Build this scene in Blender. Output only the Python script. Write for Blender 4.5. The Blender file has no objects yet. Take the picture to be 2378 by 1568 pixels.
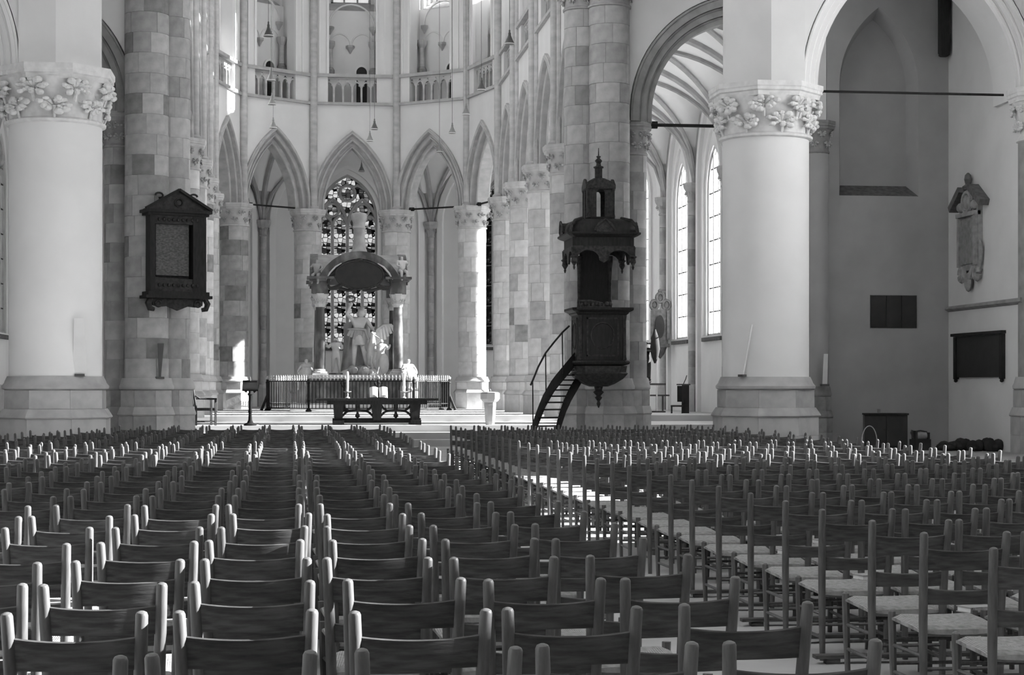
import bpy, math, random
from math import sin, cos, pi, sqrt, atan2, radians
from mathutils import Vector, Matrix, Euler

random.seed(7)
scene = bpy.context.scene
COL = scene.collection

# ------------------------------------------------------------------ camera, sky, sun, exposure
# world: X = towards the south (right), Y = towards the choir, Z = up, metres; the eye stands at the origin
CAM_Z, FPX, HORIZON = 1.54, 4200.0, 894.0
YAW = atan2(519.0, FPX)
cam_data = bpy.data.cameras.new('camera')
cam_data.sensor_fit = 'HORIZONTAL'
cam_data.sensor_width = 36.0
cam_data.lens = 36.0 * FPX / 2378.0
cam_data.shift_y = (HORIZON - 784.0) / 2378.0
cam_data.clip_end = 300
cam = bpy.data.objects.new('camera', cam_data)
cam.location = (0, 0, CAM_Z)
cam.rotation_euler = (pi / 2, 0, -YAW)
COL.objects.link(cam)
scene.camera = cam

world = bpy.data.worlds.new('sky')
scene.world = world
world.use_nodes = True
wn = world.node_tree
bg = wn.nodes['Background']
bg.inputs[0].default_value = (1, 1, 1, 1)
bg.inputs[1].default_value = 1.05

sun_data = bpy.data.lights.new('sun', 'SUN')
sun_data.energy = 100.0
sun_data.angle = 0.0095
sun_data.color = (1, 1, 1)
sun = bpy.data.objects.new('sun', sun_data)
SUN_AZ, SUN_EL = radians(-1.5), radians(25.0)
sd = Vector((cos(SUN_EL) * cos(SUN_AZ), cos(SUN_EL) * sin(SUN_AZ), sin(SUN_EL)))
sun.rotation_euler = sd.to_track_quat('Z', 'Y').to_euler()
sun.location = (60, 20, 40)
COL.objects.link(sun)

scene.view_settings.view_transform = 'Standard'
scene.view_settings.look = 'None'
scene.view_settings.exposure = 0.0
scene.view_settings.gamma = 1.0
scene.view_settings.use_curve_mapping = False
scene.cycles.max_bounces = 8
scene.cycles.diffuse_bounces = 5
scene.cycles.transparent_max_bounces = 12
scene.cycles.caustics_reflective = False
scene.cycles.caustics_refractive = False
scene.cycles.sample_clamp_indirect = 4.0

# ------------------------------------------------------------------ materials
M = {}

def mat(name, a, b=None, scale=3.0, detail=4.0, rough=0.85, stretch=(1, 1, 1), bump=0.0, spec=0.3, kind='noise', rnd=0.0, lo=0.35, hi=0.65, metal=0.0):
    """grey procedural material: albedo a..b over noise, optional bump, optional per-object tone shift"""
    m = bpy.data.materials.new(name)
    m.use_nodes = True
    nt = m.node_tree
    N, L = nt.nodes, nt.links
    p = N['Principled BSDF']
    p.inputs['Roughness'].default_value = rough
    p.inputs['Specular IOR Level'].default_value = spec
    p.inputs['Metallic'].default_value = metal
    if b is None:
        b = a
    tc = N.new('ShaderNodeTexCoord')
    mp = N.new('ShaderNodeMapping')
    mp.inputs['Scale'].default_value = stretch
    L.new(tc.outputs['Object'], mp.inputs['Vector'])
    if kind == 'voronoi':
        t = N.new('ShaderNodeTexVoronoi')
        t.inputs['Scale'].default_value = scale
        fac = t.outputs['Color']
    elif kind == 'wave':
        t = N.new('ShaderNodeTexWave')
        t.inputs['Scale'].default_value = scale
        t.inputs['Distortion'].default_value = 6.0
        t.inputs['Detail'].default_value = detail
        t.inputs['Detail Scale'].default_value = 1.5
        fac = t.outputs['Fac']
    else:
        t = N.new('ShaderNodeTexNoise')
        t.inputs['Scale'].default_value = scale
        t.inputs['Detail'].default_value = detail
        fac = t.outputs['Fac']
    L.new(mp.outputs['Vector'], t.inputs['Vector'])
    r = N.new('ShaderNodeValToRGB')
    r.color_ramp.elements[0].position = lo
    r.color_ramp.elements[1].position = hi
    r.color_ramp.elements[0].color = (a, a, a, 1)
    r.color_ramp.elements[1].color = (b, b, b, 1)
    L.new(fac, r.inputs['Fac'])
    out = r.outputs['Color']
    if rnd > 0:
        oi = N.new('ShaderNodeObjectInfo')
        mr = N.new('ShaderNodeMapRange')
        mr.inputs['To Min'].default_value = 1 - rnd
        mr.inputs['To Max'].default_value = 1 + rnd
        L.new(oi.outputs['Random'], mr.inputs['Value'])
        vm = N.new('ShaderNodeVectorMath')
        vm.operation = 'SCALE'
        L.new(out, vm.inputs[0])
        L.new(mr.outputs['Result'], vm.inputs['Scale'])
        out = vm.outputs['Vector']
    L.new(out, p.inputs['Base Color'])
    if bump > 0:
        bn = N.new('ShaderNodeBump')
        bn.inputs['Strength'].default_value = bump
        bn.inputs['Distance'].default_value = 0.02
        L.new(fac, bn.inputs['Height'])
        L.new(bn.outputs['Normal'], p.inputs['Normal'])
    M[name] = m
    return m

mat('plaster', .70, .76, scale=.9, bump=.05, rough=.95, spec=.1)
mat('plaster_shaded', .32, .37, scale=.9, bump=.05, rough=.95, spec=.1)  # white plaster with the transept's shade put into its colour
mat('plaster_shaft', .74, .80, scale=.7, bump=.03, rough=.95, spec=.1)
mat('carved_white', .66, .78, scale=6, bump=.1, rough=.95, spec=.1)
STONES = [mat('stone_%s' % n, a, b, scale=4.5, detail=6, bump=.35, rough=.95, spec=.1, rnd=.10) for n, a, b in
          (('mid', .35, .45), ('pale', .39, .50), ('warm', .31, .41), ('grey', .28, .38), ('dark', .2, .28), ('light', .40, .50))]
CHOIR_STONES = [mat('choir_stone_%s' % n, a, b, scale=4.5, detail=6, bump=.35, rough=.95, spec=.1, rnd=.08) for n, a, b in
                (('mid', .47, .57), ('pale', .52, .62), ('warm', .43, .53), ('grey', .36, .46), ('dark', .2, .3), ('light', .55, .65))]
STONE_W = [6, 6, 5, 2, .6, 3]
mat('mortar', .30, .36, scale=8)
mat('plinth_stone', .34, .44, scale=2.5, detail=6, bump=.2, rough=.95, spec=.1, rnd=.08)
mat('moulding_stone', .38, .48, scale=3, detail=5, bump=.15, rough=.95, spec=.1)
mat('rib_stone', .34, .42, scale=3, detail=5, rough=.95, spec=.1)
mat('shaft_stone', .38, .50, scale=2.5, detail=5, stretch=(1, 1, 2), rough=.95, spec=.1)
mat('floor_stone', .30, .38, scale=1.2, detail=6, rough=.7, spec=.25)
mat('floor_choir_stone', .38, .45, scale=1.2, detail=6, rough=.75, spec=.25)
mat('oak', .034, .076, scale=6, detail=6, stretch=(1.2, 9, 9), bump=.12, rough=.75, spec=.06, rnd=.16)
mat('oak_post', .05, .085, scale=6, detail=6, stretch=(9, 9, 1.2), bump=.08, rough=.5, spec=.3, rnd=.14)
mat('dark_wood', .011, .022, scale=5, detail=6, stretch=(4, 4, 1), bump=.2, rough=.65, spec=.18)
mat('carved_wood', .014, .042, scale=14, detail=4, bump=.6, rough=.65, spec=.2)
mat('black_paint', .006, .01, scale=4, rough=.8, spec=.05)
mat('chair_wood', .02, .04, scale=5, detail=5, stretch=(4, 4, 1), rough=.7, spec=.15)
mat('grey_wood', .055, .09, scale=5, detail=5, stretch=(4, 4, 1), rough=.7)
mat('tablet', .05, .12, scale=16, detail=5, stretch=(1, 1, 2), rough=.7)
mat('slate', .016, .024, scale=4, rough=.6, spec=.3)
mat('iron', .010, .018, scale=8, rough=.65, spec=.2)
mat('gilt', .32, .42, scale=9, rough=.5, spec=.4)
mat('lamp_metal', .05, .07, scale=6, rough=.4, spec=.5)
mat('lamp_grey', .16, .2, scale=6, rough=.45, spec=.5)
mat('lamp_inner', .6, .65, rough=.6)
mat('marble_white', .42, .56, scale=3, detail=6, rough=.5, spec=.4)
mat('marble_grey', .26, .34, scale=4, detail=6, rough=.5, spec=.4)
mat('marble_dark', .045, .22, scale=2.2, detail=8, stretch=(1.3, 1.3, .7), rough=.35, spec=.5, lo=.45, hi=.75)
mat('candle', .85, .9, rough=.6)
mat('paper', .80, .86, scale=20, rough=.9)
mat('brass', .35, .42, rough=.35, spec=.6)
mat('cloth_dark', .02, .03, scale=10, rough=.95)
mat('epitaph_stone', .22, .34, scale=7, detail=5, bump=.3, rough=.9)
mat('epitaph_dark', .07, .12, scale=9, detail=5, bump=.3, rough=.9)
mat('arch_stone', .22, .30, scale=3, detail=5, bump=.15, rough=.95, spec=.1)
mat('epitaph_mid', .15, .23, scale=9, detail=5, bump=.2, rough=.9)
mat('white_paint', .72, .78, scale=2, rough=.6)
mat('grey_paint', .10, .13, scale=2, rough=.6)
mat('straw', .35, .5, scale=20, rough=.9)

# rush weave: strands that run parallel to the four seat rails
def rush():
    m = bpy.data.materials.new('rush')
    m.use_nodes = True
    nt = m.node_tree
    N, L = nt.nodes, nt.links
    p = N['Principled BSDF']
    p.inputs['Roughness'].default_value = .85
    p.inputs['Specular IOR Level'].default_value = .2
    tc = N.new('ShaderNodeTexCoord')
    sp = N.new('ShaderNodeSeparateXYZ')
    L.new(tc.outputs['Object'], sp.inputs[0])
    ax = N.new('ShaderNodeMath'); ax.operation = 'ABSOLUTE'
    ay = N.new('ShaderNodeMath'); ay.operation = 'ABSOLUTE'
    L.new(sp.outputs['X'], ax.inputs[0]); L.new(sp.outputs['Y'], ay.inputs[0])
    mx = N.new('ShaderNodeMath'); mx.operation = 'MAXIMUM'
    L.new(ax.outputs[0], mx.inputs[0]); L.new(ay.outputs[0], mx.inputs[1])
    ml = N.new('ShaderNodeMath'); ml.operation = 'MULTIPLY'; ml.inputs[1].default_value = 640
    L.new(mx.outputs[0], ml.inputs[0])
    sn = N.new('ShaderNodeMath'); sn.operation = 'SINE'
    L.new(ml.outputs[0], sn.inputs[0])
    nz = N.new('ShaderNodeTexNoise'); nz.inputs['Scale'].default_value = 40
    L.new(tc.outputs['Object'], nz.inputs['Vector'])
    ad = N.new('ShaderNodeMath'); ad.operation = 'MULTIPLY_ADD'; ad.inputs[1].default_value = .25; ad.inputs[2].default_value = .2
    L.new(sn.outputs[0], ad.inputs[0])
    a2 = N.new('ShaderNodeMath'); a2.operation = 'ADD'
    L.new(ad.outputs[0], a2.inputs[0]); L.new(nz.outputs['Fac'], a2.inputs[1])
    r = N.new('ShaderNodeValToRGB')
    r.color_ramp.elements[0].position = .2; r.color_ramp.elements[1].position = 1.0
    r.color_ramp.elements[0].color = (.09, .09, .09, 1); r.color_ramp.elements[1].color = (.29, .29, .29, 1)
    L.new(a2.outputs[0], r.inputs['Fac'])
    L.new(r.outputs['Color'], p.inputs['Base Color'])
    b = N.new('ShaderNodeBump'); b.inputs['Strength'].default_value = .5; b.inputs['Distance'].default_value = .004
    L.new(a2.outputs[0], b.inputs['Height']); L.new(b.outputs['Normal'], p.inputs['Normal'])
    M['rush'] = m
rush()

# window glass: clear quarries, and stained glass whose pieces let through different shares of the daylight
def glass(name, lo, hi, scale=None, dark=.0, pos=(.3, .7), rand=.6):
    m = bpy.data.materials.new(name)
    m.use_nodes = True
    nt = m.node_tree
    N, L = nt.nodes, nt.links
    N.remove(N['Principled BSDF'])
    out = N['Material Output']
    tr = N.new('ShaderNodeBsdfTransparent')
    gl = N.new('ShaderNodeBsdfGlossy'); gl.inputs['Roughness'].default_value = .2; gl.inputs['Color'].default_value = (.4, .4, .4, 1)
    mx = N.new('ShaderNodeMixShader'); mx.inputs[0].default_value = .05
    L.new(tr.outputs[0], mx.inputs[1]); L.new(gl.outputs[0], mx.inputs[2]); L.new(mx.outputs[0], out.inputs['Surface'])
    if scale is None:
        # old uneven quarries scatter part of the daylight
        tl = N.new('ShaderNodeBsdfTranslucent'); tl.inputs['Color'].default_value = (.85, .85, .85, 1)
        m2 = N.new('ShaderNodeMixShader'); m2.inputs[0].default_value = .235
        L.new(tr.outputs[0], m2.inputs[1]); L.new(tl.outputs[0], m2.inputs[2]); L.new(m2.outputs[0], mx.inputs[1])
        tr.inputs['Color'].default_value = (hi, hi, hi, 1)
    else:
        tc = N.new('ShaderNodeTexCoord')
        v = N.new('ShaderNodeTexVoronoi'); v.inputs['Scale'].default_value = scale
        v.inputs['Randomness'].default_value = rand
        e = N.new('ShaderNodeTexVoronoi'); e.feature = 'DISTANCE_TO_EDGE'; e.inputs['Scale'].default_value = scale
        e.inputs['Randomness'].default_value = rand
        n = N.new('ShaderNodeTexNoise'); n.inputs['Scale'].default_value = 1.7; n.inputs['Detail'].default_value = 3
        for t in (v, e):
            L.new(tc.outputs['Object'], t.inputs['Vector'])
        mp = N.new('ShaderNodeMapping'); mp.inputs['Scale'].default_value = (.5, 1, 2.6)
        L.new(tc.outputs['Object'], mp.inputs['Vector']); L.new(mp.outputs['Vector'], n.inputs['Vector'])
        sx = N.new('ShaderNodeSeparateColor'); L.new(v.outputs['Color'], sx.inputs[0])
        ad = N.new('ShaderNodeMath'); ad.operation = 'MULTIPLY_ADD'; ad.inputs[1].default_value = .75; L.new(sx.outputs[0], ad.inputs[0])
        nm = N.new('ShaderNodeMath'); nm.operation = 'MULTIPLY_ADD'; nm.inputs[1].default_value = .9; nm.inputs[2].default_value = -.32
        L.new(n.outputs['Fac'], nm.inputs[0]); L.new(nm.outputs[0], ad.inputs[2])
        r = N.new('ShaderNodeValToRGB')
        r.color_ramp.elements[0].position = pos[0]; r.color_ramp.elements[1].position = pos[1]
        r.color_ramp.elements[0].color = (lo, lo, lo, 1); r.color_ramp.elements[1].color = (hi, hi, hi, 1)
        L.new(ad.outputs[0], r.inputs['Fac'])
        cr = N.new('ShaderNodeMath'); cr.operation = 'GREATER_THAN'; cr.inputs[1].default_value = .055
        L.new(e.outputs['Distance'], cr.inputs[0])
        vm = N.new('ShaderNodeVectorMath'); vm.operation = 'SCALE'
        L.new(r.outputs['Color'], vm.inputs[0]); L.new(cr.outputs[0], vm.inputs['Scale'])
        L.new(vm.outputs['Vector'], tr.inputs['Color'])
    M[name] = m
glass('glass_clear', .9, .93)
glass('glass_stained', .03, .85, scale=5.5, pos=(.16, .68), rand=.5)
glass('glass_stained_dim', .01, .22, scale=9, pos=(.3, .8))

# ------------------------------------------------------------------ mesh helpers
class MB:
    def __init__(s):
        s.v = []; s.f = []
    def add(s, vs, fs):
        o = len(s.v)
        s.v += [tuple(p) for p in vs]
        s.f += [tuple(i + o for i in f) for f in fs]
        return s
    def box(s, x0, x1, y0, y1, z0, z1):
        return s.add([(x0, y0, z0), (x1, y0, z0), (x1, y1, z0), (x0, y1, z0), (x0, y0, z1), (x1, y0, z1), (x1, y1, z1), (x0, y1, z1)],
                     [(0, 3, 2, 1), (4, 5, 6, 7), (0, 1, 5, 4), (1, 2, 6, 5), (2, 3, 7, 6), (3, 0, 4, 7)])
    def beam(s, p, q, w, h, up=(0, 0, 1)):
        p, q = Vector(p), Vector(q)
        d = (q - p).normalized()
        u = Vector(up)
        if abs(d.dot(u)) > .99:
            u = Vector((0, 1, 0))
        a = d.cross(u).normalized() * (w / 2)
        b = a.cross(d).normalized() * (h / 2)
        vs = [p - a - b, p + a - b, p + a + b, p - a + b, q - a - b, q + a - b, q + a + b, q - a + b]
        return s.add(vs, [(0, 3, 2, 1), (4, 5, 6, 7), (0, 1, 5, 4), (1, 2, 6, 5), (2, 3, 7, 6), (3, 0, 4, 7)])
    def tube(s, pts, r, n=8, cap=True, ry=None):
        pts = [Vector(p) for p in pts]
        k = len(pts)
        rs = r if isinstance(r, (list, tuple)) else [r] * k
        t0 = (pts[1] - pts[0]).normalized()
        up = Vector((0, 0, 1)) if abs(t0.z) < .9 else Vector((0, 1, 0))
        a = t0.cross(up).normalized()
        vs = []
        for i in range(k):
            t = (pts[min(i + 1, k - 1)] - pts[max(i - 1, 0)])
            if t.length > 1e-9:
                t.normalize()
            else:
                t = t0
            a = (a - t * a.dot(t))
            a.normalize()
            b = t.cross(a)
            for j in range(n):
                w = 2 * pi * j / n
                vs.append(pts[i] + a * (cos(w) * rs[i]) + b * (sin(w) * rs[i]))
        fs = []
        for i in range(k - 1):
            for j in range(n):
                j2 = (j + 1) % n
                fs.append((i * n + j, i * n + j2, (i + 1) * n + j2, (i + 1) * n + j))
        if cap:
            fs.append(tuple(range(n - 1, -1, -1)))
            fs.append(tuple((k - 1) * n + j for j in range(n)))
        return s.add(vs, fs)
    def lathe(s, prof, n=16, c=(0, 0), phase=0.0, a0=0.0, a1=None, cap=True, sx=1.0, sy=1.0):
        full = a1 is None
        k = len(prof)
        cnt = n if full else n + 1
        vs = []
        for (r, z) in prof:
            for j in range(cnt):
                w = phase + (2 * pi * j / n if full else a0 + (a1 - a0) * j / n)
                vs.append((c[0] + sx * r * cos(w), c[1] + sy * r * sin(w), z))
        fs = []
        for i in range(k - 1):
            for j in range(n):
                j2 = (j + 1) % cnt
                fs.append((i * cnt + j, i * cnt + j2, (i + 1) * cnt + j2, (i + 1) * cnt + j))
        if cap and full:
            fs.append(tuple(range(cnt - 1, -1, -1)))
            fs.append(tuple((k - 1) * cnt + j for j in range(cnt)))
        return s.add(vs, fs)
    def prism(s, poly, y0, y1):
        """poly of (x, z), extruded along y"""
        n = len(poly)
        vs = [(x, y0, z) for x, z in poly] + [(x, y1, z) for x, z in poly]
        fs = [tuple(range(n)), tuple(range(2 * n - 1, n - 1, -1))]
        fs += [(i, i + n, (i + 1) % n + n, (i + 1) % n) for i in range(n)]
        return s.add(vs, fs)
    def slab(s, poly, z0, z1):
        """poly of (x, y), extruded along z"""
        n = len(poly)
        vs = [(x, y, z0) for x, y in poly] + [(x, y, z1) for x, y in poly]
        fs = [tuple(range(n - 1, -1, -1)), tuple(range(n, 2 * n))]
        fs += [(i, (i + 1) % n, (i + 1) % n + n, i + n) for i in range(n)]
        return s.add(vs, fs)
    def grid(s, fn, nu, nv, close_u=False):
        vs = [fn(i / nu, j / nv) for j in range(nv + 1) for i in range(nu + 1)]
        w = nu + 1
        return s.add(vs, [(j * w + i, j * w + i + 1, (j + 1) * w + i + 1, (j + 1) * w + i) for j in range(nv) for i in range(nu)])
    def ball(s, c, r, n=8, m=6, sc=(1, 1, 1)):
        vs = [(c[0], c[1], c[2] - r * sc[2])]
        for i in range(1, m):
            t = -pi / 2 + pi * i / m
            for j in range(n):
                w = 2 * pi * j / n
                vs.append((c[0] + r * sc[0] * cos(t) * cos(w), c[1] + r * sc[1] * cos(t) * sin(w), c[2] + r * sc[2] * sin(t)))
        vs.append((c[0], c[1], c[2] + r * sc[2]))
        fs = [(0, 1 + (j + 1) % n, 1 + j) for j in range(n)]
        for i in range(m - 2):
            for j in range(n):
                a, b = 1 + i * n + j, 1 + i * n + (j + 1) % n
                fs.append((a, b, b + n, a + n))
        t = len(vs) - 1
        o = 1 + (m - 2) * n
        fs += [(t, o + j, o + (j + 1) % n) for j in range(n)]
        return s.add(vs, fs)
    def xform(s, mtx):
        s.v = [tuple(mtx @ Vector(p)) for p in s.v]
        return s
    def mesh(s, name, material=None, smooth=False):
        me = bpy.data.meshes.new(name)
        me.from_pydata(s.v, [], s.f)
        if material is not None:
            me.materials.append(M[material] if isinstance(material, str) else material)
        if smooth:
            me.polygons.foreach_set('use_smooth', [True] * len(me.polygons))
            me.set_sharp_from_angle(angle=radians(40))
        me.update()
        return me
    def obj(s, name, material, parent=None, loc=None, rz=None, smooth=False):
        return link(name, s.mesh(name, material, smooth), parent, loc, rz)

def link(name, me, parent=None, loc=None, rz=None):
    o = bpy.data.objects.new(name, me)
    COL.objects.link(o)
    if parent is not None:
        o.parent = parent
    if loc is not None:
        o.location = loc
    if rz is not None:
        o.rotation_euler = (0, 0, rz)
    return o

def tag(o, label, cat, group=None, kind=None):
    o['label'] = label
    o['category'] = cat
    if group:
        o['group'] = group
    if kind:
        o['kind'] = kind
    return o

def thing(name, label, cat, loc=(0, 0, 0), rz=0.0, group=None, kind=None):
    o = link(name, None, None, loc, rz)
    o.empty_display_size = .1
    return tag(o, label, cat, group, kind)

def paint(o, m):
    """material on the object, so that copies with another tone share the mesh"""
    o.material_slots[0].link = 'OBJECT'
    o.material_slots[0].material = M[m] if isinstance(m, str) else m

def arch(a, h, n=10):
    """pointed arch from (-a,0) over (0,h) to (a,0)"""
    h = max(h, a)
    r = (a * a + h * h) / (2 * a)
    phi = math.acos((r - a) / r)
    left = [((r - a) + r * cos(pi - phi * i / n), r * sin(phi * i / n)) for i in range(n + 1)]
    left[-1] = (0, h)
    return left + [(-x, z) for x, z in reversed(left[:-1])]

def wall_arch(mb, x0, x1, z0, zs, ztop, a, h, y0, y1, sill=None, cx=0.0, n=10):
    """a wall panel in the local xz plane with a pointed opening; sill=None leaves it open to z0"""
    mb.box(x0, cx - a, y0, y1, z0, ztop)
    mb.box(cx + a, x1, y0, y1, z0, ztop)
    p = arch(a, h, n)
    for (xa, za), (xb, zb) in zip(p[:-1], p[1:]):
        mb.prism([(cx + xa, zs + za), (cx + xb, zs + zb), (cx + xb, ztop), (cx + xa, ztop)], y0, y1)
    if sill is not None:
        mb.box(cx - a, cx + a, y0, y1, z0, sill)
    return mb

def arch_ring(mb, ai, hi, ao, ho, y0, y1, zs, leg=None, n=10, cx=0.0):
    pi_, po = arch(ai, hi, n), arch(ao, ho, n)
    for k in range(len(pi_) - 1):
        mb.prism([(cx + pi_[k][0], zs + pi_[k][1]), (cx + pi_[k + 1][0], zs + pi_[k + 1][1]),
                  (cx + po[k + 1][0], zs + po[k + 1][1]), (cx + po[k][0], zs + po[k][1])], y0, y1)
    if leg is not None:
        mb.box(cx - ao, cx - ai, y0, y1, leg, zs)
        mb.box(cx + ai, cx + ao, y0, y1, leg, zs)
    return mb

def arch_roll(mb, a, h, y, zs, r, leg=None, n=10, cx=0.0, seg=6):
    p = [(cx + x, y, zs + z) for x, z in arch(a, h, n)]
    if leg is not None:
        p = [(cx - a, y, leg)] + p + [(cx + a, y, leg)]
    return mb.tube(p, r, seg)

def frame_rz(p0, p1):
    """local x runs from p0 to p1, local y to its left: origin in the middle"""
    return ((p0[0] + p1[0]) / 2, (p0[1] + p1[1]) / 2, 0), atan2(p1[1] - p0[1], p1[0] - p0[0])

ONES = 'zeroth first second third fourth fifth sixth seventh eighth ninth tenth eleventh twelfth thirteenth fourteenth fifteenth sixteenth seventeenth eighteenth nineteenth'.split()
def ordinal(n):
    if n < 20:
        return ONES[n]
    t = {2: 'twent', 3: 'thirt', 4: 'fort'}[n // 10]
    return t + 'ieth' if n % 10 == 0 else t + 'y-' + ONES[n % 10]

# ------------------------------------------------------------------ the setting: floors
AX = 2.35                       # the choir's axis
VC = 62.46                      # centre of the apse
RIN, ROUT = 5.3, 11.0
Z1, Z2 = .5, .67                # choir floor before and after the low step
ZS = 8.0                        # springing of every arch
U_S, U_N = 16.4, -11.8          # inner faces of the south and north walls
V_T = 44.0                      # wall between transept and ambulatory

tag(MB().box(-13, 18, -8, 80, -.3, 0).obj('floor', 'floor_stone'), 'grey stone floor under the rows of chairs', 'floor', kind='structure')
fc = MB().box(-8.6, 13.3, 46.3, 80, 0.001, Z1).obj('floor', 'floor_choir_stone')
tag(fc, 'raised pale stone choir floor where the altar table stands', 'floor', kind='structure')
MB().box(-8.6, 13.3, 51.0, 80, Z1, Z2).obj('step', 'floor_choir_stone', fc)
for k, (v0, v1, z) in enumerate(((45.0, 45.65, .167), (45.65, 46.3, .333))):
    MB().box(-2.4, 7.0, v0, v1, 0.001, z).obj('step', 'floor_choir_stone', fc)

# ------------------------------------------------------------------ carved leaf clusters for the capitals
def leaf_mesh(name, lobes, seed, sub):
    rg = random.Random(seed)
    mb = MB()
    for k in range(lobes):
        # curled lobes fan out round a hollow centre and thicken to a knob at the tip
        w = 2 * pi * k / lobes + rg.uniform(-.25, .25)
        rr = .55 + rg.uniform(-.12, .1)
        x, z = rr * 1.15 * cos(w), rr * sin(w) * .9
        mb.ball((x, .26 + rg.uniform(-.08, .1), z), .2 + rg.uniform(-.04, .06), sub, max(4, sub - 2), (1, .9, 1))
        mb.tube([(x * .2, .04, z * .2 - .15), (x * .65, .3, z * .65), (x * 1.05, .2, z * 1.05), (x * 1.2, .03, z * 1.2)], [.06, .13, .11, .03], 5)
    for k in range(lobes // 2):
        w = rg.uniform(0, 2 * pi)
        mb.ball((.28 * cos(w), .3, .26 * sin(w)), .12, 6, 4)
    mb.tube([(0, 0, -1.05), (0, .14, -.6), (0, .25, -.1)], [.07, .08, .1], 5)
    return mb
LEAF = [leaf_mesh('leaf', 9, s, 7).mesh('leaf', 'carved_white', True) for s in (1, 2, 3)]
LEAF_S = [leaf_mesh('leaf', 6, s, 5).mesh('leaf', 'stone_mid', True) for s in (4, 5)]

def leaves(parent, r0, z0, size, n, meshes, phase=0.0, sq=1.0):
    for k in range(n):
        w = phase + 2 * pi * k / n
        o = link('leaf', random.choice(meshes), parent, (r0 * cos(w), r0 * sin(w), z0), w - pi / 2)
        s = size * random.uniform(.94, 1.06)
        o.scale = (s * 1.2 * random.choice((-1, 1)), s * sq, s * .8)

# ------------------------------------------------------------------ round piers built of stone blocks in courses
_sector = {}
def sector(r, h, deg):
    key = (round(r, 3), round(h, 3), deg)
    if key not in _sector:
        g = .004 / r
        a = radians(deg) / 2 - g
        n = max(2, int(deg / 14))
        z0, z1 = .004, h - .004
        vs, fs = [], []
        for i in range(n + 1):
            w = -a + 2 * a * i / n
            c, s_ = cos(w), sin(w)
            vs += [((r - .1) * c, (r - .1) * s_, z0), (r * c, r * s_, z0), (r * c, r * s_, z1), ((r - .1) * c, (r - .1) * s_, z1)]
        for i in range(n):
            o = 4 * i
            fs += [(o + 1, o + 5, o + 6, o + 2), (o, o + 4, o + 5, o + 1), (o + 2, o + 6, o + 7, o + 3)]
        fs += [(0, 1, 2, 3), (4 * n + 3, 4 * n + 2, 4 * n + 1, 4 * n)]
        mb = MB().add(vs, fs)
        _sector[key] = mb.mesh('stone', STONES[0], True)
    return _sector[key]

PATTERNS = ([72] * 5, [60, 60, 72, 96, 72], [48, 72, 96, 72, 72], [60] * 6, [96, 72, 48, 72, 72], [90, 60, 60, 90, 60])
def stone_shaft(root, c, r, z0, z1, h, darker=0.0, arc=None, tones=STONES):
    MB().lathe([(r - .012, z0), (r - .012, z1)], 20, c).obj('core', 'mortar', root, smooth=True)
    n = max(1, round((z1 - z0) / h))
    h = (z1 - z0) / n
    for k in range(n):
        pat = random.choice(PATTERNS)
        w = random.uniform(0, 2 * pi)
        for d in pat:
            w += radians(d) / 2
            mid = w
            w += radians(d) / 2
            if arc is not None and cos(mid - arc) < -.45:
                continue
            o = link('stone', sector(r, h, d), root, (c[0], c[1], z0 + k * h), mid)
            s = random.uniform(.994, 1.006)
            o.scale = (s, s, 1)
            wt = list(STONE_W)
            if darker and random.random() < darker:
                wt = [2, 1, 3, 4, 2.5, 0]
            paint(o, random.choices(tones, wt)[0])

def oct_block(ap, z0, z1, t=.25):
    """one face of an octagonal plinth: a trapezoid block facing -y, to be turned in steps of 45 degrees"""
    k = math.tan(pi / 8)
    g = .003
    return MB().slab([(-ap * k + g, -ap), (ap * k - g, -ap), ((ap - t) * k - g, -(ap - t)), (-(ap - t) * k + g, -(ap - t))], z0 + .003, z1 - .003)

def plinth(root, c, ap, z0, z1, courses, mats, core='mortar'):
    h = (z1 - z0) / courses
    me = None
    for q in range(courses):
        me = oct_block(ap, 0, h).mesh('stone', STONES[0])
        for k in range(8):
            o = link('stone', me, root, (c[0], c[1], z0 + q * h), k * pi / 4)
            paint(o, random.choice(mats))
    MB().lathe([(ap - .01, z0), (ap - .01, z1)], 8, c, pi / 8).obj('core', core, root)

OCT = 1 / cos(pi / 8)
def octo(prof, c=(0, 0)):
    return MB().lathe([(r * OCT, z) for r, z in prof], 8, c, pi / 8)

def base(root, c, r, z0, zt, m_stone, m_mould):
    """two octagonal plinths with mouldings, zt = top of the base where the shaft starts"""
    H = zt - z0
    za, zb, zc = z0 + H * .48, z0 + H * .60, z0 + H * .83
    plinth(root, c, r * 1.12, z0, za, 2 if H > 1.4 else 1, m_stone)
    octo([(r * 1.14, za), (r * 1.17, za + .03), (r * 1.15, za + .07), (r * 1.06, zb)], c).obj('moulding', m_mould, root)
    plinth(root, c, r * 1.03, zb, zc, 1, m_stone)
    MB().lathe([(r * 1.06, zc), (r * 1.13, zc + .03), (r * 1.14, zc + H * .05), (r * 1.08, zc + H * .09), (r * 1.07, zc + H * .11), (r * 1.02, zt), (r * .9, zt)], 32, c).obj('moulding', m_mould, root, smooth=True)

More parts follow.
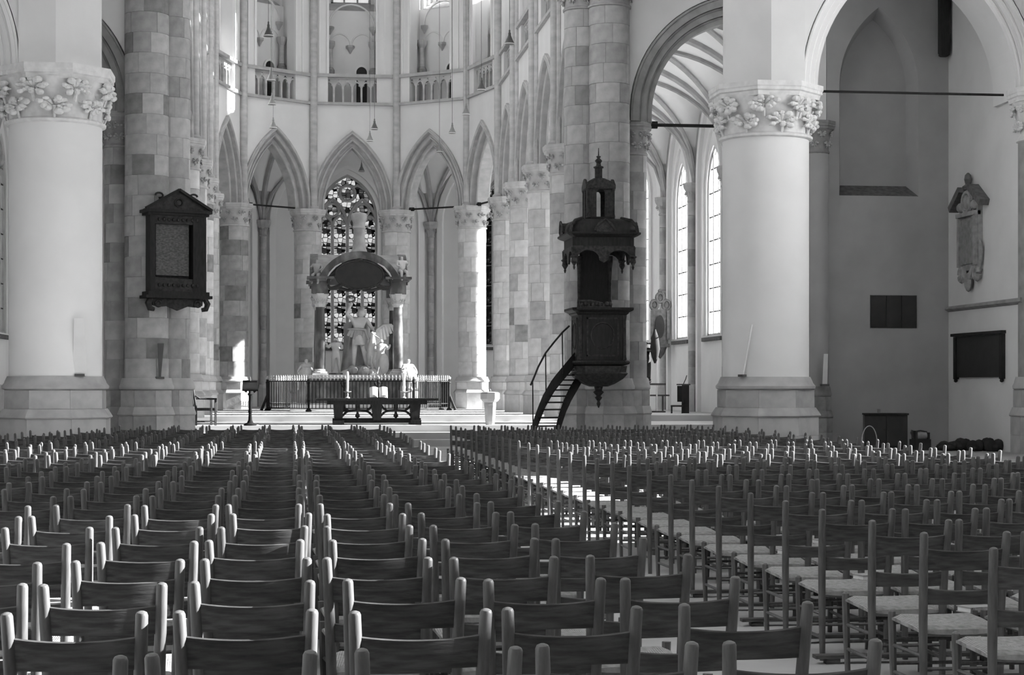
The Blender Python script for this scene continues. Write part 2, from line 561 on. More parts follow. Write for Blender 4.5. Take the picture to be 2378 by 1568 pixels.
def capital(root, c, r, z0, z1, mat_, meshes, n, size, out=1.28, seg=24):
    H = z1 - z0
    e = thing_child('capital', root, MB().lathe([(r, z0), (r * 1.08, z0 + .02 * H), (r * 1.09, z0 + .06 * H), (r * 1.01, z0 + .1 * H), (r * 1.03, z0 + .35 * H), (r * 1.1, z0 + .6 * H), (r * out * .96, z0 + .78 * H), (r * .8, z0 + .79 * H)], seg).mesh('capital', mat_, True), c)
    octo([(r * out * .93, z0 + .74 * H), (r * out * .95, z0 + .82 * H), (r * out * .985, z0 + .84 * H), (r * out * .985, z0 + .89 * H), (r * out, z0 + .91 * H), (r * out, z1), (r * .5, z1)]).obj('abacus', mat_, e)
    leaves(e, r * 1.03, z0 + .30 * H, size, n, meshes, .1)
    leaves(e, r * 1.12, z0 + .60 * H, size, n, meshes, .1 + pi / n)
    return e

def thing_child(name, parent, me, c):
    return link(name, me, parent, (c[0], c[1], 0))

# the two great plastered pillars
def white_pillar(u, v, label, sgn):
    t = thing('pillar', label, 'pillar', (u, v, 0), kind='structure')
    MB().lathe([(.97, 1.7), (.97, 7.12)], 64).obj('shaft', 'plaster_shaft', t, smooth=True)
    base(t, (0, 0), .985, 0, 1.72, ['plinth_stone'], 'plinth_stone')
    capital(t, (0, 0), .97, 7.02, 8.22, 'carved_white', LEAF, 8, .35, 1.235, 48)
    # the block over the capital, with its broad splayed face towards the nave, running up to the vault
    s = sgn
    poly = [(-.12 * s, -.95), (-.95 * s, -.12), (-.95 * s, .12), (-.12 * s, .95), (.64 * s, .95), (.64 * s, -.95)]
    if s < 0:
        poly = poly[::-1]
    MB().slab(poly, 8.2, 18).obj('upper_wall', 'plaster', t)
    return t
white_pillar(10.68, 39.8, 'great round white plastered pillar with leaf capital before the transept wall', 1)
white_pillar(-4.93, 39.5, 'great round white plastered pillar with leaf capital beside the epitaph pier', -1)

# transverse arches from these pillars to the aisle walls, with stepped mouldings
def transverse(name, u0, u1, cx, a, h, v, mats, label, z0=8.0, ztop=18.0, t=.9, rings=((0, .14), (.14, .28), (.28, .42))):
    w = thing(name, label, 'arch', (cx, v, 0), kind='structure')
    ro = rings[-1][1]
    MB_ = wall_arch(MB(), u0 - cx, u1 - cx, z0, ZS + .2, ztop, a + ro, h + ro, -t, t, n=14)
    MB_.obj('wall_panel', mats[0], w)
    for k, (i, o) in enumerate(rings):
        d = t - .12 * (len(rings) - 1 - k)
        arch_ring(MB(), a + i, h + i * 1.1, a + o + .02, h + o * 1.1 + .02, -d, d, ZS + .2, leg=ZS + .02, n=18).obj('arch_moulding', mats[1], w)
        mb = MB()
        for y in (-d, d):
            arch_roll(mb, a + o - .03, h + (o - .03) * 1.1, y, ZS + .2, .035, leg=ZS + .02, n=18)
        mb.obj('roll_moulding', mats[1], w, smooth=True)
    return w
transverse('wall_south_aisle', 10.9, 16.5, 14.0, 2.3, 3.0, 39.8, ('plaster', 'plaster_shaft'), 'white pointed arch springing from the white pillar to the south wall')
transverse('wall_north_aisle', -11.9, -5.2, -8.28, 2.3, 3.0, 39.5, ('plaster', 'plaster_shaft'), 'white pointed arch springing from the white pillar to the north wall')

# wall between transept and ambulatory, with its dark stone arches
RR = ((0, .17), (.17, .36), (.36, .58))
ws = transverse('wall_transept_south', 8.0, 13.25, 10.65, 1.76, 2.28, V_T + .1, ('plaster', 'arch_stone'), 'grey wall with moulded dark stone arch beside the pulpit pier', ztop=18, t=.5, rings=RR)
wn_ = transverse('wall_transept_north', -8.6, -3.4, -6.2, 2.0, 2.28, V_T + .1, ('plaster', 'arch_stone'), 'grey wall with dark stone arch behind the epitaph pier', ztop=18, t=.5, rings=RR)

# transept wall with the blind pointed niche
tw = MB()
wall_arch(tw, 13.26 - 14.6, 17.2 - 14.6, 0, 8.95, 18, 1.02, 2.0, 0, .1, sill=6.25, n=14)
tw.box(-1.34, 2.6, .48, .9, 0, 18)
tw.box(-1.34, -1.05, .1, .5, 0, 18)
tw.box(1.05, 2.6, .1, .5, 0, 18)
w = tw.obj('wall_transept', 'plaster_shaded', None, (14.6, V_T - .4, 0))
tag(w, 'shaded white transept wall with a tall blind pointed niche', 'wall', kind='structure')
sp = MB()
fr = [(-1.02, 6.25)] + [(x, 8.95 + z) for x, z in arch(1.02, 2.0, 14)] + [(1.02, 6.25)]
bk = [(-.86, 6.55)] + [(x, 8.95 + z) for x, z in arch(.86, 1.78, 14)] + [(.86, 6.55)]
n = len(fr)
sp.add([(x, .0, z) for x, z in fr] + [(x, .48, z) for x, z in bk], [(i, i + 1, n + i + 1, n + i) for i in range(n - 1)])
sp.obj('niche_splay', 'plaster_shaded', w)
MB().add([(-1.02, 0, 6.25), (1.02, 0, 6.25), (.86, .48, 6.55), (-.86, .48, 6.55)], [(0, 1, 2, 3)]).obj('niche_sill', 'epitaph_dark', w)
w2 = MB().box(-11.9, -8.1, V_T - .4, V_T + .5, 0, 18).obj('wall_transept_far', 'plaster')
tag(w2, 'shaded white wall behind the white pillar next to the epitaph pier', 'wall', kind='structure')

# half pillar with leaf capital on the transept wall
hp = thing('half_pillar', 'half pillar with shaded plaster shaft and dark leaf capital behind the white pillar', 'pillar', (12.98, V_T - .45, 0), kind='structure')
MB().lathe([(.3, 1.48), (.3, 7.3)], 24).obj('shaft', 'plaster_shaded', hp, smooth=True)  # plastered shaft, its shade painted in by the darker colour
base(hp, (0, 0), .33, 0, 1.5, [STONES[3], STONES[4]], STONES[4])
capital(hp, (0, 0), .3, 7.25, 8.05, STONES[4], LEAF_S, 6, .13, 1.45, 14)

# south wall with tall windows (most of them beside the eye, out of the frame), north wall
def windowed_wall(name, p0, p1, ztop, wins, thick, label, matl='plaster'):
    """wall from p0 to p1, inner face on the right of the direction of travel; wins = (centre along, half width, sill, spring, rise)"""
    L = sqrt((p1[0] - p0[0]) ** 2 + (p1[1] - p0[1]) ** 2)
    loc, rz = frame_rz(p0, p1)
    mb = MB()
    cur = -L / 2
    wins = sorted(wins)
    for i, (c, a, sill, zs, h) in enumerate(wins):
        end = L / 2 if i == len(wins) - 1 else (c + wins[i + 1][0]) / 2
        wall_arch(mb, cur, end, 0, zs, ztop, a, h, 0, thick, sill=sill, cx=c, n=10)
        cur = end
    if not wins:
        mb.box(-L / 2, L / 2, 0, thick, 0, ztop)
    o = mb.obj(name, matl, None, loc, rz)
    tag(o, label, 'wall', kind='structure')
    return o, loc, rz

_wnum = [0]
def window(parent_loc, rz, c, a, sill, zs, h, y, lights, gmat, label, bar=.75, pane_cols=1, tracery=False, mull=.07):
    """mullions, saddle bars and one pane per field, all in the wall's own frame"""
    _wnum[0] += 1
    base_ = Vector(parent_loc) + Matrix.Rotation(rz, 3, 'Z') @ Vector((c, y, 0))
    t = thing('window_%d' % _wnum[0], label, 'window', tuple(base_), rz, kind='structure')
    arch_ring(MB(), a - .09, h - .1, a + .02, h + .02, -.08, .08, zs, leg=sill, n=12).obj('frame', 'rib_stone', t)
    MB().box(-a, a, -.08, .08, sill - .1, sill + .06).obj('sill', 'rib_stone', t)
    w = 2 * a / lights
    ztr = zs - (.35 if tracery else 0)
    def top(x):
        p = arch(a, h, 16)
        for (xa, za), (xb, zb) in zip(p[:-1], p[1:]):
            if xa <= x <= xb:
                return zs + za + (zb - za) * (x - xa) / max(1e-6, xb - xa)
        return zs
    for k in range(1, lights):
        x = -a + k * w
        z1 = ztr + .1 if tracery else top(x) - .03
        MB().box(x - mull / 2, x + mull / 2, -.07, .07, sill, z1).obj('mullion', 'rib_stone', t)
    nb = max(1, int((ztr - sill) / bar))
    bh = (ztr - sill) / nb
    for k in range(1, nb + 1):
        MB().box(-a, a, -.05, -.02, sill + k * bh - .016, sill + k * bh + .016).obj('saddle_bar', 'iron', t)
    gm = M[gmat]
    pm = {}
    for k in range(lights):
        for q in range(nb):
            for e in range(pane_cols):
                pw = (w - mull) / pane_cols
                x0 = -a + k * w + mull / 2 + e * pw
                if 'p' not in pm:
                    pm['p'] = MB().box(0, pw - .012, -.006, .006, 0, bh - .034).mesh('pane', gm)
                link('pane', pm['p'], t, (x0 + .006, 0, sill + q * bh + .017))
    # the head of the window
    head = [(x, zs + z) for x, z in arch(a - .06, h - .07, 12)]
    if not tracery:
        z = sill + nb * bh
        while True:
            z += bh
            xs = [x for x, zz in head if zz > z]
            if not xs or z > zs + h - .3:
                break
            MB().box(min(xs), max(xs), -.05, -.02, z - .016, z + .016).obj('saddle_bar', 'iron', t)
    MB().prism([(-a + .06, ztr + .02)] + head + [(a - .06, ztr + .02)], -.006, .006).obj('head_pane', gm, t)
    if tracery:
        tr = []
        for s in (-1, 1):
            # two lancets in each half, a wheel over them
            for q in (0, 1):
                cx = s * (a * .25 + q * a * .5)
                mb = arch_roll(MB(), a * .245, a * .36, 0, ztr, .065, n=8, cx=cx)
                mb.obj('tracery_bar', 'rib_stone', t, smooth=True)
            cx = s * a * .5
            mb = arch_roll(MB(), a * .49, a * .92, 0, ztr, .07, n=10, cx=cx)
            mb.tube([(cx + a * .22 * cos(q * pi / 8), 0, ztr + a * .56 + a * .22 * sin(q * pi / 8)) for q in range(17)], .055, 6)
            mb.obj('tracery_bar', 'rib_stone', t, smooth=True)
        mb = MB()
        zc = ztr + a * 1.12
        mb.tube([(a * .26 * cos(q * pi / 8), 0, zc + a * .26 * sin(q * pi / 8)) for q in range(17)], .065, 6)
        mb.tube([(0, 0, zc + a * .26), (0, 0, zs + h - .3)], .05, 6)
        for s in (-1, 1):
            mb.tube([(s * a * .18, 0, zc + a * .2), (s * a * .34, 0, zc + a * .28), (s * a * .6, 0, zc + a * .12), (s * a * .93, 0, zc - a * .42)], .06, 6)
        mb.obj('tracery_bar', 'rib_stone', t, smooth=True)
    return t

# p0 -> p1 runs towards -v so that local y points outwards (+u)
S_P0, S_P1 = (U_S, V_T + .5), (U_S, -9)
Ls = V_T + 9.5
def s_c(v):
    return (V_T + .5) - v - Ls / 2
S_WIN = [(7.45, 2.8, 8.2, 11.4, 4.0), (19.6, 2.65, 4.7, 9.6, 3.4), (34.0, 2.0, 5.0, 9.4, 2.8)]
wins = [(s_c(v), a, s, zs, h) for v, a, s, zs, h in S_WIN]
wr, wl, wz = windowed_wall('wall_south', S_P0, S_P1, 21, wins, .9, 'white side wall running from the transept corner with a stone ledge')
for k, wd in enumerate(sorted(wins)):
    window(wl, wz, *wd, .45, 3, 'glass_clear', ["tall clear window in the south wall nearest the transept", "broad clear window halfway along the south wall", 'high clear window in the south wall beside the front rows'][k], bar=1.2)
# stone ledge with a sloping top on the south wall, and the respond that carries the white arch
lg = MB()
lg.add([(U_S, 43.6, 3.5), (U_S - .1, 43.6, 3.44), (U_S - .1, 43.6, 3.42), (U_S, 43.6, 3.36), (U_S, 38.9, 3.5), (U_S - .1, 38.9, 3.5), (U_S - .1, 38.9, 3.42), (U_S, 38.9, 3.36)],
       [(0, 1, 5, 4), (1, 2, 6, 5), (2, 3, 7, 6), (0, 3, 2, 1), (4, 5, 6, 7)])
tag(lg.obj('trim_1', 'arch_stone'), 'sloping stone ledge along the south wall under the epitaph', 'ledge', kind='structure')
rs = thing('half_pillar', 'white half pillar with leaf capital on the south wall, carrying the white arch', 'pillar', (U_S + .5, 39.0, 0), kind='structure')
MB().lathe([(.56, 1.7), (.56, 7.1)], 32).obj('shaft', 'arch_stone', rs, smooth=True)
base(rs, (0, 0), .6, 0, 1.72, ['plinth_stone'], 'plinth_stone')
capital(rs, (0, 0), .56, 7.0, 8.2, 'carved_white', LEAF, 8, .22, 1.35, 32)

NW = (-6.5, 1, 8.5, 15.5)
wno, nl, nz = windowed_wall('wall_north', (U_N, -9), (U_N, V_T + .5), 18, [(c, 1.9, 4.5, 8.5, 3.0) for c in NW], .9, 'white north aisle wall beyond the white pillar with tall windows')
for k, c in enumerate(NW):
    window(nl, nz, c, 1.9, 4.5, 8.5, 3.0, .45, 3, 'glass_clear', 'clear window in the north aisle wall, %s from the pillar' % ordinal(4 - k), bar=1.2)

tag(wall_arch(MB(), -12.8, 17.4, 0, 12, 18.0, 1.4, 3, 0, .6, sill=7.0, cx=2.5).obj('wall_west', 'plaster', None, (0, -9.6, 0)), 'white west wall with a great window behind the viewer', 'wall', kind='structure')
tag(MB().box(12.2, U_S, 25.3, 25.7, 0, 16).obj('wall_light_block', 'plaster'), 'added unseen cross wall in the south aisle, keeping window light off the transept', 'wall', kind='structure')  # added out of view to block the aisle windows' light from the transept
# nave and aisle ceilings
tag(MB().box(-5.4, 11.2, -9.5, 46, 18, 18.4).obj('ceiling', 'plaster'), 'plastered ceiling high over the crossing and the chairs', 'ceiling', kind='structure')
tag(MB().box(11.2, 17.4, -9.5, 44.6, 16, 16.4).obj('ceiling', 'plaster'), 'plastered ceiling over the south aisle', 'ceiling', kind='structure')
tag(MB().box(-12.8, -5.4, 14, 44.6, 13.5, 13.9).obj('ceiling', 'plaster'), 'plastered ceiling over the north aisle', 'ceiling', kind='structure')

tag(MB().box(-5, 9.6, 44, 70, 21.2, 21.6).obj('ceiling', 'plaster'), 'plastered ceiling high over the choir and the apse', 'ceiling', kind='structure')

# ------------------------------------------------------------------ choir: pillars and bays
def apse_pt(deg, R):
    return (AX + R * sin(radians(deg)), VC + R * cos(radians(deg)))
RS_ = 5.2
vs_str = [44.1, 48.6, 53.1, 57.7, 62.3]
INNER = [(AX - RS_, v) for v in vs_str] + [apse_pt(d, RIN) for d in (-54, -18, 18, 54)] + [(AX + RS_, v) for v in reversed(vs_str)]
OUTER = [(AX - 10.85, v) for v in vs_str] + [apse_pt(d, ROUT) for d in (-54, -18, 18, 54)] + [(AX + 10.85, v) for v in reversed(vs_str)]
PIL_LABEL = {1: 'stone choir pillar with leaf capital, first behind the epitaph pier', 2: 'stone choir pillar with leaf capital, second behind the epitaph pier',
             3: 'stone choir pillar with leaf capital, third behind the epitaph pier', 4: 'stone choir pillar with leaf capital at the epitaph end of the apse',
             5: 'patchy stone apse pillar behind the black lectern', 6: 'stone apse pillar standing directly left of the stained window', 7: 'stone apse pillar directly right of the stained window',
             8: 'apse pillar with brightly sunlit edge behind the font', 9: 'stone choir pillar next to the sunlit apse pillar', 10: 'stone choir pillar, third from the pulpit pier',
             11: 'stone choir pillar, second from the pulpit pier', 12: 'stone choir pillar with leaf capital nearest the pulpit pier'}
for i in range(1, 13):
    p = INNER[i]
    t = thing('choir_pillar', PIL_LABEL[i], 'pillar', (p[0], p[1], 0), kind='structure')
    stone_shaft(t, (0, 0), .51, 1.83, 7.25, .52, .1 if i != 5 else .35, None, CHOIR_STONES if i != 5 else STONES)
    base(t, (0, 0), .56, Z2, 1.83, CHOIR_STONES[:3] if i != 5 else STONES[:3], 'moulding_stone')
    capital(t, (0, 0), .51, 7.2, 8.02, CHOIR_STONES[2], LEAF_S, 8, .15, 1.32, 20)

# one bay of the choir wall
def balustrade(parent, hw, y):
    n = 6 if hw < 1.2 else 8
    e = MB().box(-hw, hw, y - .06, y + .06, 12.86, 12.94).obj('balustrade', 'shaft_stone', parent)
    w = 2 * hw / n
    for k in range(n + 1):
        MB().box(-hw + k * w - .035, -hw + k * w + .035, y - .05, y + .05, 12.0, 12.7).obj('mullion', 'shaft_stone', e)
    for k in range(n):
        c = -hw + (k + .5) * w
        mb = arch_ring(MB(), w * .36, w * .5, w * .5, w * .66, y - .045, y + .045, 12.58, n=5, cx=c)
        for s in (-1, 1):
            mb.ball((c + s * w * .28, y, 12.66), w * .12, 6, 4)
            mb.add([(c + s * w * .5, y - .04, 12.6), (c + s * w * .5, y - .04, 12.88), (c, y - .04, 12.88)], [(0, 1, 2)])
        mb.obj('arch_head', 'shaft_stone', e)

def choir_bay(i, label, detail):
    p0, p1 = INNER[i], INNER[i + 1]
    L = sqrt((p1[0] - p0[0]) ** 2 + (p1[1] - p0[1]) ** 2)
    loc, rz = frame_rz(p0, p1)
    hw = L / 2
    a = hw - .2
    zt = 20.0
    q = .9 if L < 4 else 1.35                     # half width of the gallery opening
    mb = MB()
    wall_arch(mb, -hw, hw, ZS, ZS + .05, 11.95, a, 2.78, -.25, .6, n=12)
    # gallery storey: solid left and right of the opening, stepped jambs, back wall with the clerestory window
    for s in (-1, 1):
        x0, x1 = sorted((s * q, s * hw))
        mb.box(x0, x1, -.25, .3, 11.95, zt)
        x0, x1 = sorted((s * (q + .14), s * hw))
        mb.box(x0, x1, .3, .8, 11.95, zt)
        x0, x1 = sorted((s * (q + .02), s * hw))
        mb.box(x0, x1, .8, 1.7, 15.0, zt)
    mb.box(-q - .2, q + .2, -.2, 1.5, 11.8, 11.95)
    mb.box(-q - .2, q + .2, .7, 1.7, 11.95, 15.6)
    wall_arch(mb, -q - .2, q + .2, 15.6, 18.6, zt + .6, q * .84, q * 1.2, 1.4, 1.7, sill=16.0, n=8)
    w = mb.obj('wall_choir', 'plaster', None, loc, rz)
    tag(w, label, 'wall', kind='structure')
    # the arch orders
    for k, (ai, ao, y0, y1) in enumerate(((a - .02, a + .10, -.34, -.2), (a - .2, a + .02, -.2, .5), (a - .4, a - .18, -.02, .4))):
        arch_ring(MB(), ai, 2.78 - (a - ai) * 1.25, ao, 2.78 - (a - ao) * 1.25, y0, y1, ZS + .05, leg=ZS, n=14).obj('arch_moulding', ('shaft_stone', 'moulding_stone', 'shaft_stone')[k], w)
        mb = MB()
        for yy in (y0, y1):
            arch_roll(mb, ai + .04, 2.78 - (a - ai - .04) * 1.25, yy, ZS + .05, .045, leg=ZS, n=14)
        mb.obj('roll_moulding', 'moulding_stone', w, smooth=True)
    # string courses and gallery rail
    MB().box(-hw, hw, -.36, .3, 11.9, 12.0).obj('string_course', 'rib_stone', w)
    MB().box(-hw, hw, -.34, .1, 12.93, 13.05).obj('gallery_rail', 'rib_stone', w)
    balustrade(w, q + .12, -.1)
    # jamb shafts
    for s in (-1, 1):
        MB().box(s * (q + .0) - .04, s * (q + .0) + .04, -.31, -.2, 13.05, zt).obj('jamb_moulding', 'plaster_shaft', w)
        MB().box(s * (q + .3) - .03, s * (q + .3) + .03, -.29, -.2, 13.05, zt).obj('jamb_moulding', 'plaster_shaft', w)
    # wall shaft at the right-hand end of the bay
    MB().lathe([(.2, ZS + .02), (.2, ZS + .1), (.14, ZS + .16), (.135, zt)], 12, (hw, -.36)).obj('wall_shaft', 'shaft_stone', w, smooth=True)
    if L > 4:
        for dx in (-.24, .24):
            MB().lathe([(.08, ZS + .02), (.08, zt)], 8, (hw + dx, -.28)).obj('wall_shaft', 'shaft_stone', w, smooth=True)
    # clerestory glass
    sl = MB().add([(-q, .69, 15.6), (q, .69, 15.6), (q, 1.42, 16.02), (-q, 1.42, 16.02)], [(0, 1, 2, 3)])
    sl.obj('window_slope', 'rib_stone', w)
    if detail:
        # passage behind the balustrade: colonnettes, corbels, low wall arches and a small doorway
        for s in (-1, 1):
            x = s * (q - .09)
            c = MB().lathe([(.15, 13.0), (.16, 13.25), (.1, 13.32), (.1, 14.1), (.12, 14.12)], 10, (x, .5)).obj('colonnette', 'shaft_stone', w, smooth=True)
            MB().lathe([(.1, 14.1), (.17, 14.22), (.19, 14.3), (.19, 14.4), (.02, 14.42)], 8, (x, .5)).obj('colonnette_capital', 'rib_stone', c)
            MB().lathe([(.17, 13.0), (.17, 13.32), (.11, 13.42)], 8, (x, .5)).obj('colonnette_base', STONES[4], c)
            MB().lathe([(.02, 14.68), (.1, 14.82), (.16, 14.9), (.16, 14.98)], 6, (x, .66)).obj('corbel', 'rib_stone', w)
        MB().lathe([(.02, 13.98), (.1, 14.12), (.17, 14.2), (.17, 14.28)], 6, (-.05, .68)).obj('corbel', 'rib_stone', w)
        mb = MB()
        for s in (-1, 1):
            arch_roll(mb, q * .46, q * .5  , .69, 14.28, .03, n=7, cx=s * q * .48 - .02)
        arch_roll(mb, q * .97, q * .98  , .69, 14.95, .035, n=8)
        mb.obj('wall_rib', 'plaster', w, smooth=True)
        d = q * .42
        MB().prism([(d - .21, 11.96)] + [(d + x, 13.28 + z) for x, z in arch(.21, .22, 6)] + [(d + .21, 11.96)], .66, .71).obj('doorway', 'slate', w)
        arch_ring(MB(), .2, .21, .27, .29,   .62, .71, 13.28, leg=11.96, n=6, cx=d).obj('door_surround', 'plaster_shaft', w)
    window(loc, rz, 0, q * .84, 16.0, 18.6, q * 1.2, 1.5, 3, 'glass_clear', CLER[i], bar=1.0)
    return w

CLER, BAYS = {}, {}
names = ['nearest the epitaph pier', 'second behind the epitaph pier', 'third behind the epitaph pier', 'fourth behind the epitaph pier', 'first apse bay on the shaded side', 'above the plain apse arch with ribs behind the lectern', 'directly above the stained window', 'above the apse arch behind the right candle', 'over the sunlit apse pillar', 'fourth from the pulpit pier', 'third from the pulpit pier', 'second from the pulpit pier', 'nearest the pulpit pier']
for i, nme in enumerate(names):
    CLER[i] = 'upper choir window ' + nme
    BAYS[i] = 'white choir wall bay with pointed arch and gallery, ' + nme
# bays: 0..3 north straight, 4 (straight end to apse), 5..7 apse, 8, 9..12 south straight
for i in range(len(INNER) - 1):
    choir_bay(i, BAYS[i], True)

# ------------------------------------------------------------------ ambulatory: outer wall, windows, vaults and ribs
OUT_LABEL = 'white ambulatory wall '
for i in range(len(OUTER) - 1):
    p0, p1 = OUTER[i], OUTER[i + 1]
    L = sqrt((p1[0] - p0[0]) ** 2 + (p1[1] - p0[1]) ** 2)
    apse = L > 5.5
    a = 1.2 if apse else 1.0
    wd = (.8 if i == 8 else 0, a, 3.1, 8.25 if apse else 7.6, 1.75 if apse else 1.45)
    north = i < 2
    nm = names[i]
    w, loc, rz = windowed_wall('wall_ambulatory', p0, p1, 12.6, [] if north else [wd], .5, OUT_LABEL + 'behind the choir bay ' + nm)
    if not north:
        stained = i in (6, 7)
        window(loc, rz, *wd, .14, 4 if apse else 3, 'glass_stained' if i in (6,) else ('glass_stained_dim' if stained else 'glass_clear'),
               ('stained glass window with tracery behind the marble monument' if i == 6 else 'ambulatory window ' + nm), bar=.72, tracery=(i in (5, 6, 7)), mull=.13 if stained else .08)
        arch_ring(MB(), a + .2, 1.95, a + .32, 2.1, -.08, .02, wd[3], leg=3.1, n=12, cx=wd[0]).obj('wall_arch', 'plaster_shaft', w)
        MB().box(wd[0] - a - .25, wd[0] + a + .25, -.1, .05, 2.92, 3.04).obj('sill_moulding', 'epitaph_dark', w)
        MB().add([(wd[0] - a - .02, 0, 3.04), (wd[0] + a + .02, 0, 3.04), (wd[0] + a, .3, 3.14), (wd[0] - a, .3, 3.14)], [(0, 1, 2, 3)]).obj('sill_slope', 'rib_stone', w)
    # broad blind arches left and right of the window
    arch_ring(MB(), L / 2 - .55, 2.6, L / 2 - .3, 2.95, -.12, .02, ZS, leg=0.6, n=12).obj('wall_arch', 'plaster_shaft', w)

def cap_profile(x):
    x = min(1.0, abs(x))
    R = 1.35
    return sqrt(max(0.0, R * R - (x + R - 1) ** 2)) / sqrt(R * R - (R - 1) ** 2)
HV = 3.2
def vault_pt(i, s, t, hh=HV, dz=0.0):
    """s,t in -1..1: s along the bay, t from the inner to the outer wall"""
    P0, P1, Q0, Q1 = (Vector(p) for p in (INNER[i], INNER[i + 1], OUTER[i], OUTER[i + 1]))
    S, T = (s + 1) / 2, (t + 1) / 2
    p = (P0 * (1 - S) + P1 * S) * (1 - T) + (Q0 * (1 - S) + Q1 * S) * T
    return (p.x, p.y, ZS + hh * max(cap_profile(s), cap_profile(t)) + dz)

for i in range(len(INNER) - 1):
    N_ = 20
    mb = MB().grid(lambda u, v: vault_pt(i, 2 * u - 1, 2 * v - 1), N_, N_)
    w = mb.obj('vault', 'plaster_shaft', smooth=True)
    tag(w, 'white ribbed ambulatory vault of the choir bay ' + names[i], 'vault', kind='structure')
    def rib(fn, r=.075, n=20):
        pts = [fn(-1 + 2 * k / n) for k in range(n + 1)]
        MB().tube(pts, r, 6).obj('rib', 'rib_stone', w, smooth=True)
    rib(lambda x: vault_pt(i, x, x, dz=-.05))
    rib(lambda x: vault_pt(i, x, -x, dz=-.05))
    rib(lambda x: (lambda p: (p[0], p[1], ZS + HV * cap_profile(x) - .06))(vault_pt(i, 1, x)), .11)
    rib(lambda x: (lambda p: (p[0], p[1], ZS + HV * cap_profile(x) - .06))(vault_pt(i, x, .985)), .07)

# slim wall shafts with capitals that carry the outer ribs
for i in range(0, len(OUTER)):
    p = Vector(OUTER[i])
    c = Vector((AX, min(max(p.y, 40), VC)))
    d = (c - p).normalized() * .16
    t = thing('wall_shaft', 'slim stone wall shaft with capital in the ambulatory, ' + (names[i] if i < len(names) else 'beside the dark half pillar'), 'pillar', (p.x + d.x, p.y + d.y, 0), kind='structure')
    h, zz = .55, 1.55
    MB().lathe([(.26, Z2), (.26, 1.4), (.2, 1.55)], 8).obj('base', 'moulding_stone', t)
    while zz < 7.4:
        o = MB().lathe([(.135, zz + .004), (.135, zz + h - .004)], 12).obj('stone', STONES[0], t, smooth=True)
        paint(o, random.choices(STONES, STONE_W)[0])
        zz += h
    MB().lathe([(.13, 7.45), (.17, 7.5), (.14, 7.56), (.18, 7.75), (.28, 7.92), (.3, 8.0), (.3, 8.1)], 10).obj('capital', 'rib_stone', t)
    for k in range(6):
        o = link('leaf', LEAF_S[k % 2], t, (.2 * cos(k * pi / 3), .2 * sin(k * pi / 3), 7.75), k * pi / 3 - pi / 2)
        o.scale = (.1, .1, .1)

# ------------------------------------------------------------------ the two crossing piers, bundles of stone shafts
def crossing_pier(label, origin, shafts):
    t = thing('crossing_pier', label, 'pillar', (origin[0], origin[1], 0), kind='structure')
    for (u, v, r, ztop, cap) in shafts:
        c = (u - origin[0], v - origin[1])
        z1 = cap if cap else ztop
        stone_shaft(t, c, r, 1.68, z1 + .05, .47, .3 if origin[0] < 0 else .12, -pi / 2)
        base(t, c, r * 1.1, 0, 1.7, STONES[:4], 'moulding_stone')
        if cap:
            capital(t, c, r, cap, cap + .85, STONES[3], LEAF_S, 8, .16, 1.32, 18)
    MB().box(-.45, .45, -.1, .7, 0, 17.5).obj('core', 'mortar', t)
    return t
crossing_pier('bundled stone crossing pier that carries the dark pulpit', (7.86, 44.3),
              [(7.78, 43.58, .5, 17.5, 10.72), (7.19, 44.05, .45, 17.5, 10.72), (8.47, 44.2, .36, 8, 7.2)])
crossing_pier('bundled stone crossing pier that carries the dark epitaph', (-3.35, 44.3),
              [(-3.33, 43.59, .52, 11.2, None), (-2.79, 44.05, .45, 11.2, None), (-4.03, 44.25, .36, 8, 7.2)])
for x, nm in ((7.5, 'pulpit'), (-3.1, 'epitaph')):
    tag(MB().slab([(x - .6, 43.3), (x + .75, 43.3), (x + .75, 44.6), (x - .6, 44.6)], 11.55, 18).obj('wall_crossing', 'plaster'), 'wall pier above the %s pier' % nm, 'wall', kind='structure')

# ------------------------------------------------------------------ furnishings
def spot(px, D):
    """floor plan point at depth D along the view axis, for a bearing taken from the photograph"""
    X = (px - 1189.0) * D / FPX
    return (X * cos(YAW) + D * sin(YAW), -X * sin(YAW) + D * cos(YAW))
def zat(py, D):
    return CAM_Z + (HORIZON - py) * D / FPX

def skin(name, pts, edges, material, parent=None, loc=None, rz=None, sub=1, scale=1.0, mirror=False):
    """one continuous figure grown round a skeleton: pts = [(x,y,z,r)]"""
    me = bpy.data.meshes.new(name)
    s = -1 if mirror else 1
    me.from_pydata([(s * p[0] * scale, p[1] * scale, p[2] * scale) for p in pts], edges, [])
    o = bpy.data.objects.new(name, me)
    COL.objects.link(o)
    md = o.modifiers.new('skin', 'SKIN')
    md.use_smooth_shade = True
    for k, p in enumerate(pts):
        r = p[3] * scale
        me.skin_vertices[0].data[k].radius = (r, r)
        me.skin_vertices[0].data[k].use_root = (k == 0)
    sb = o.modifiers.new('sub', 'SUBSURF')
    sb.levels = sb.render_levels = sub
    dg = bpy.context.evaluated_depsgraph_get()
    me2 = bpy.data.meshes.new_from_object(o.evaluated_get(dg))
    bpy.data.objects.remove(o)
    me2.materials.clear()
    me2.materials.append(M[material])
    me2.polygons.foreach_set('use_smooth', [True] * len(me2.polygons))
    return link(name, me2, parent, loc, rz)

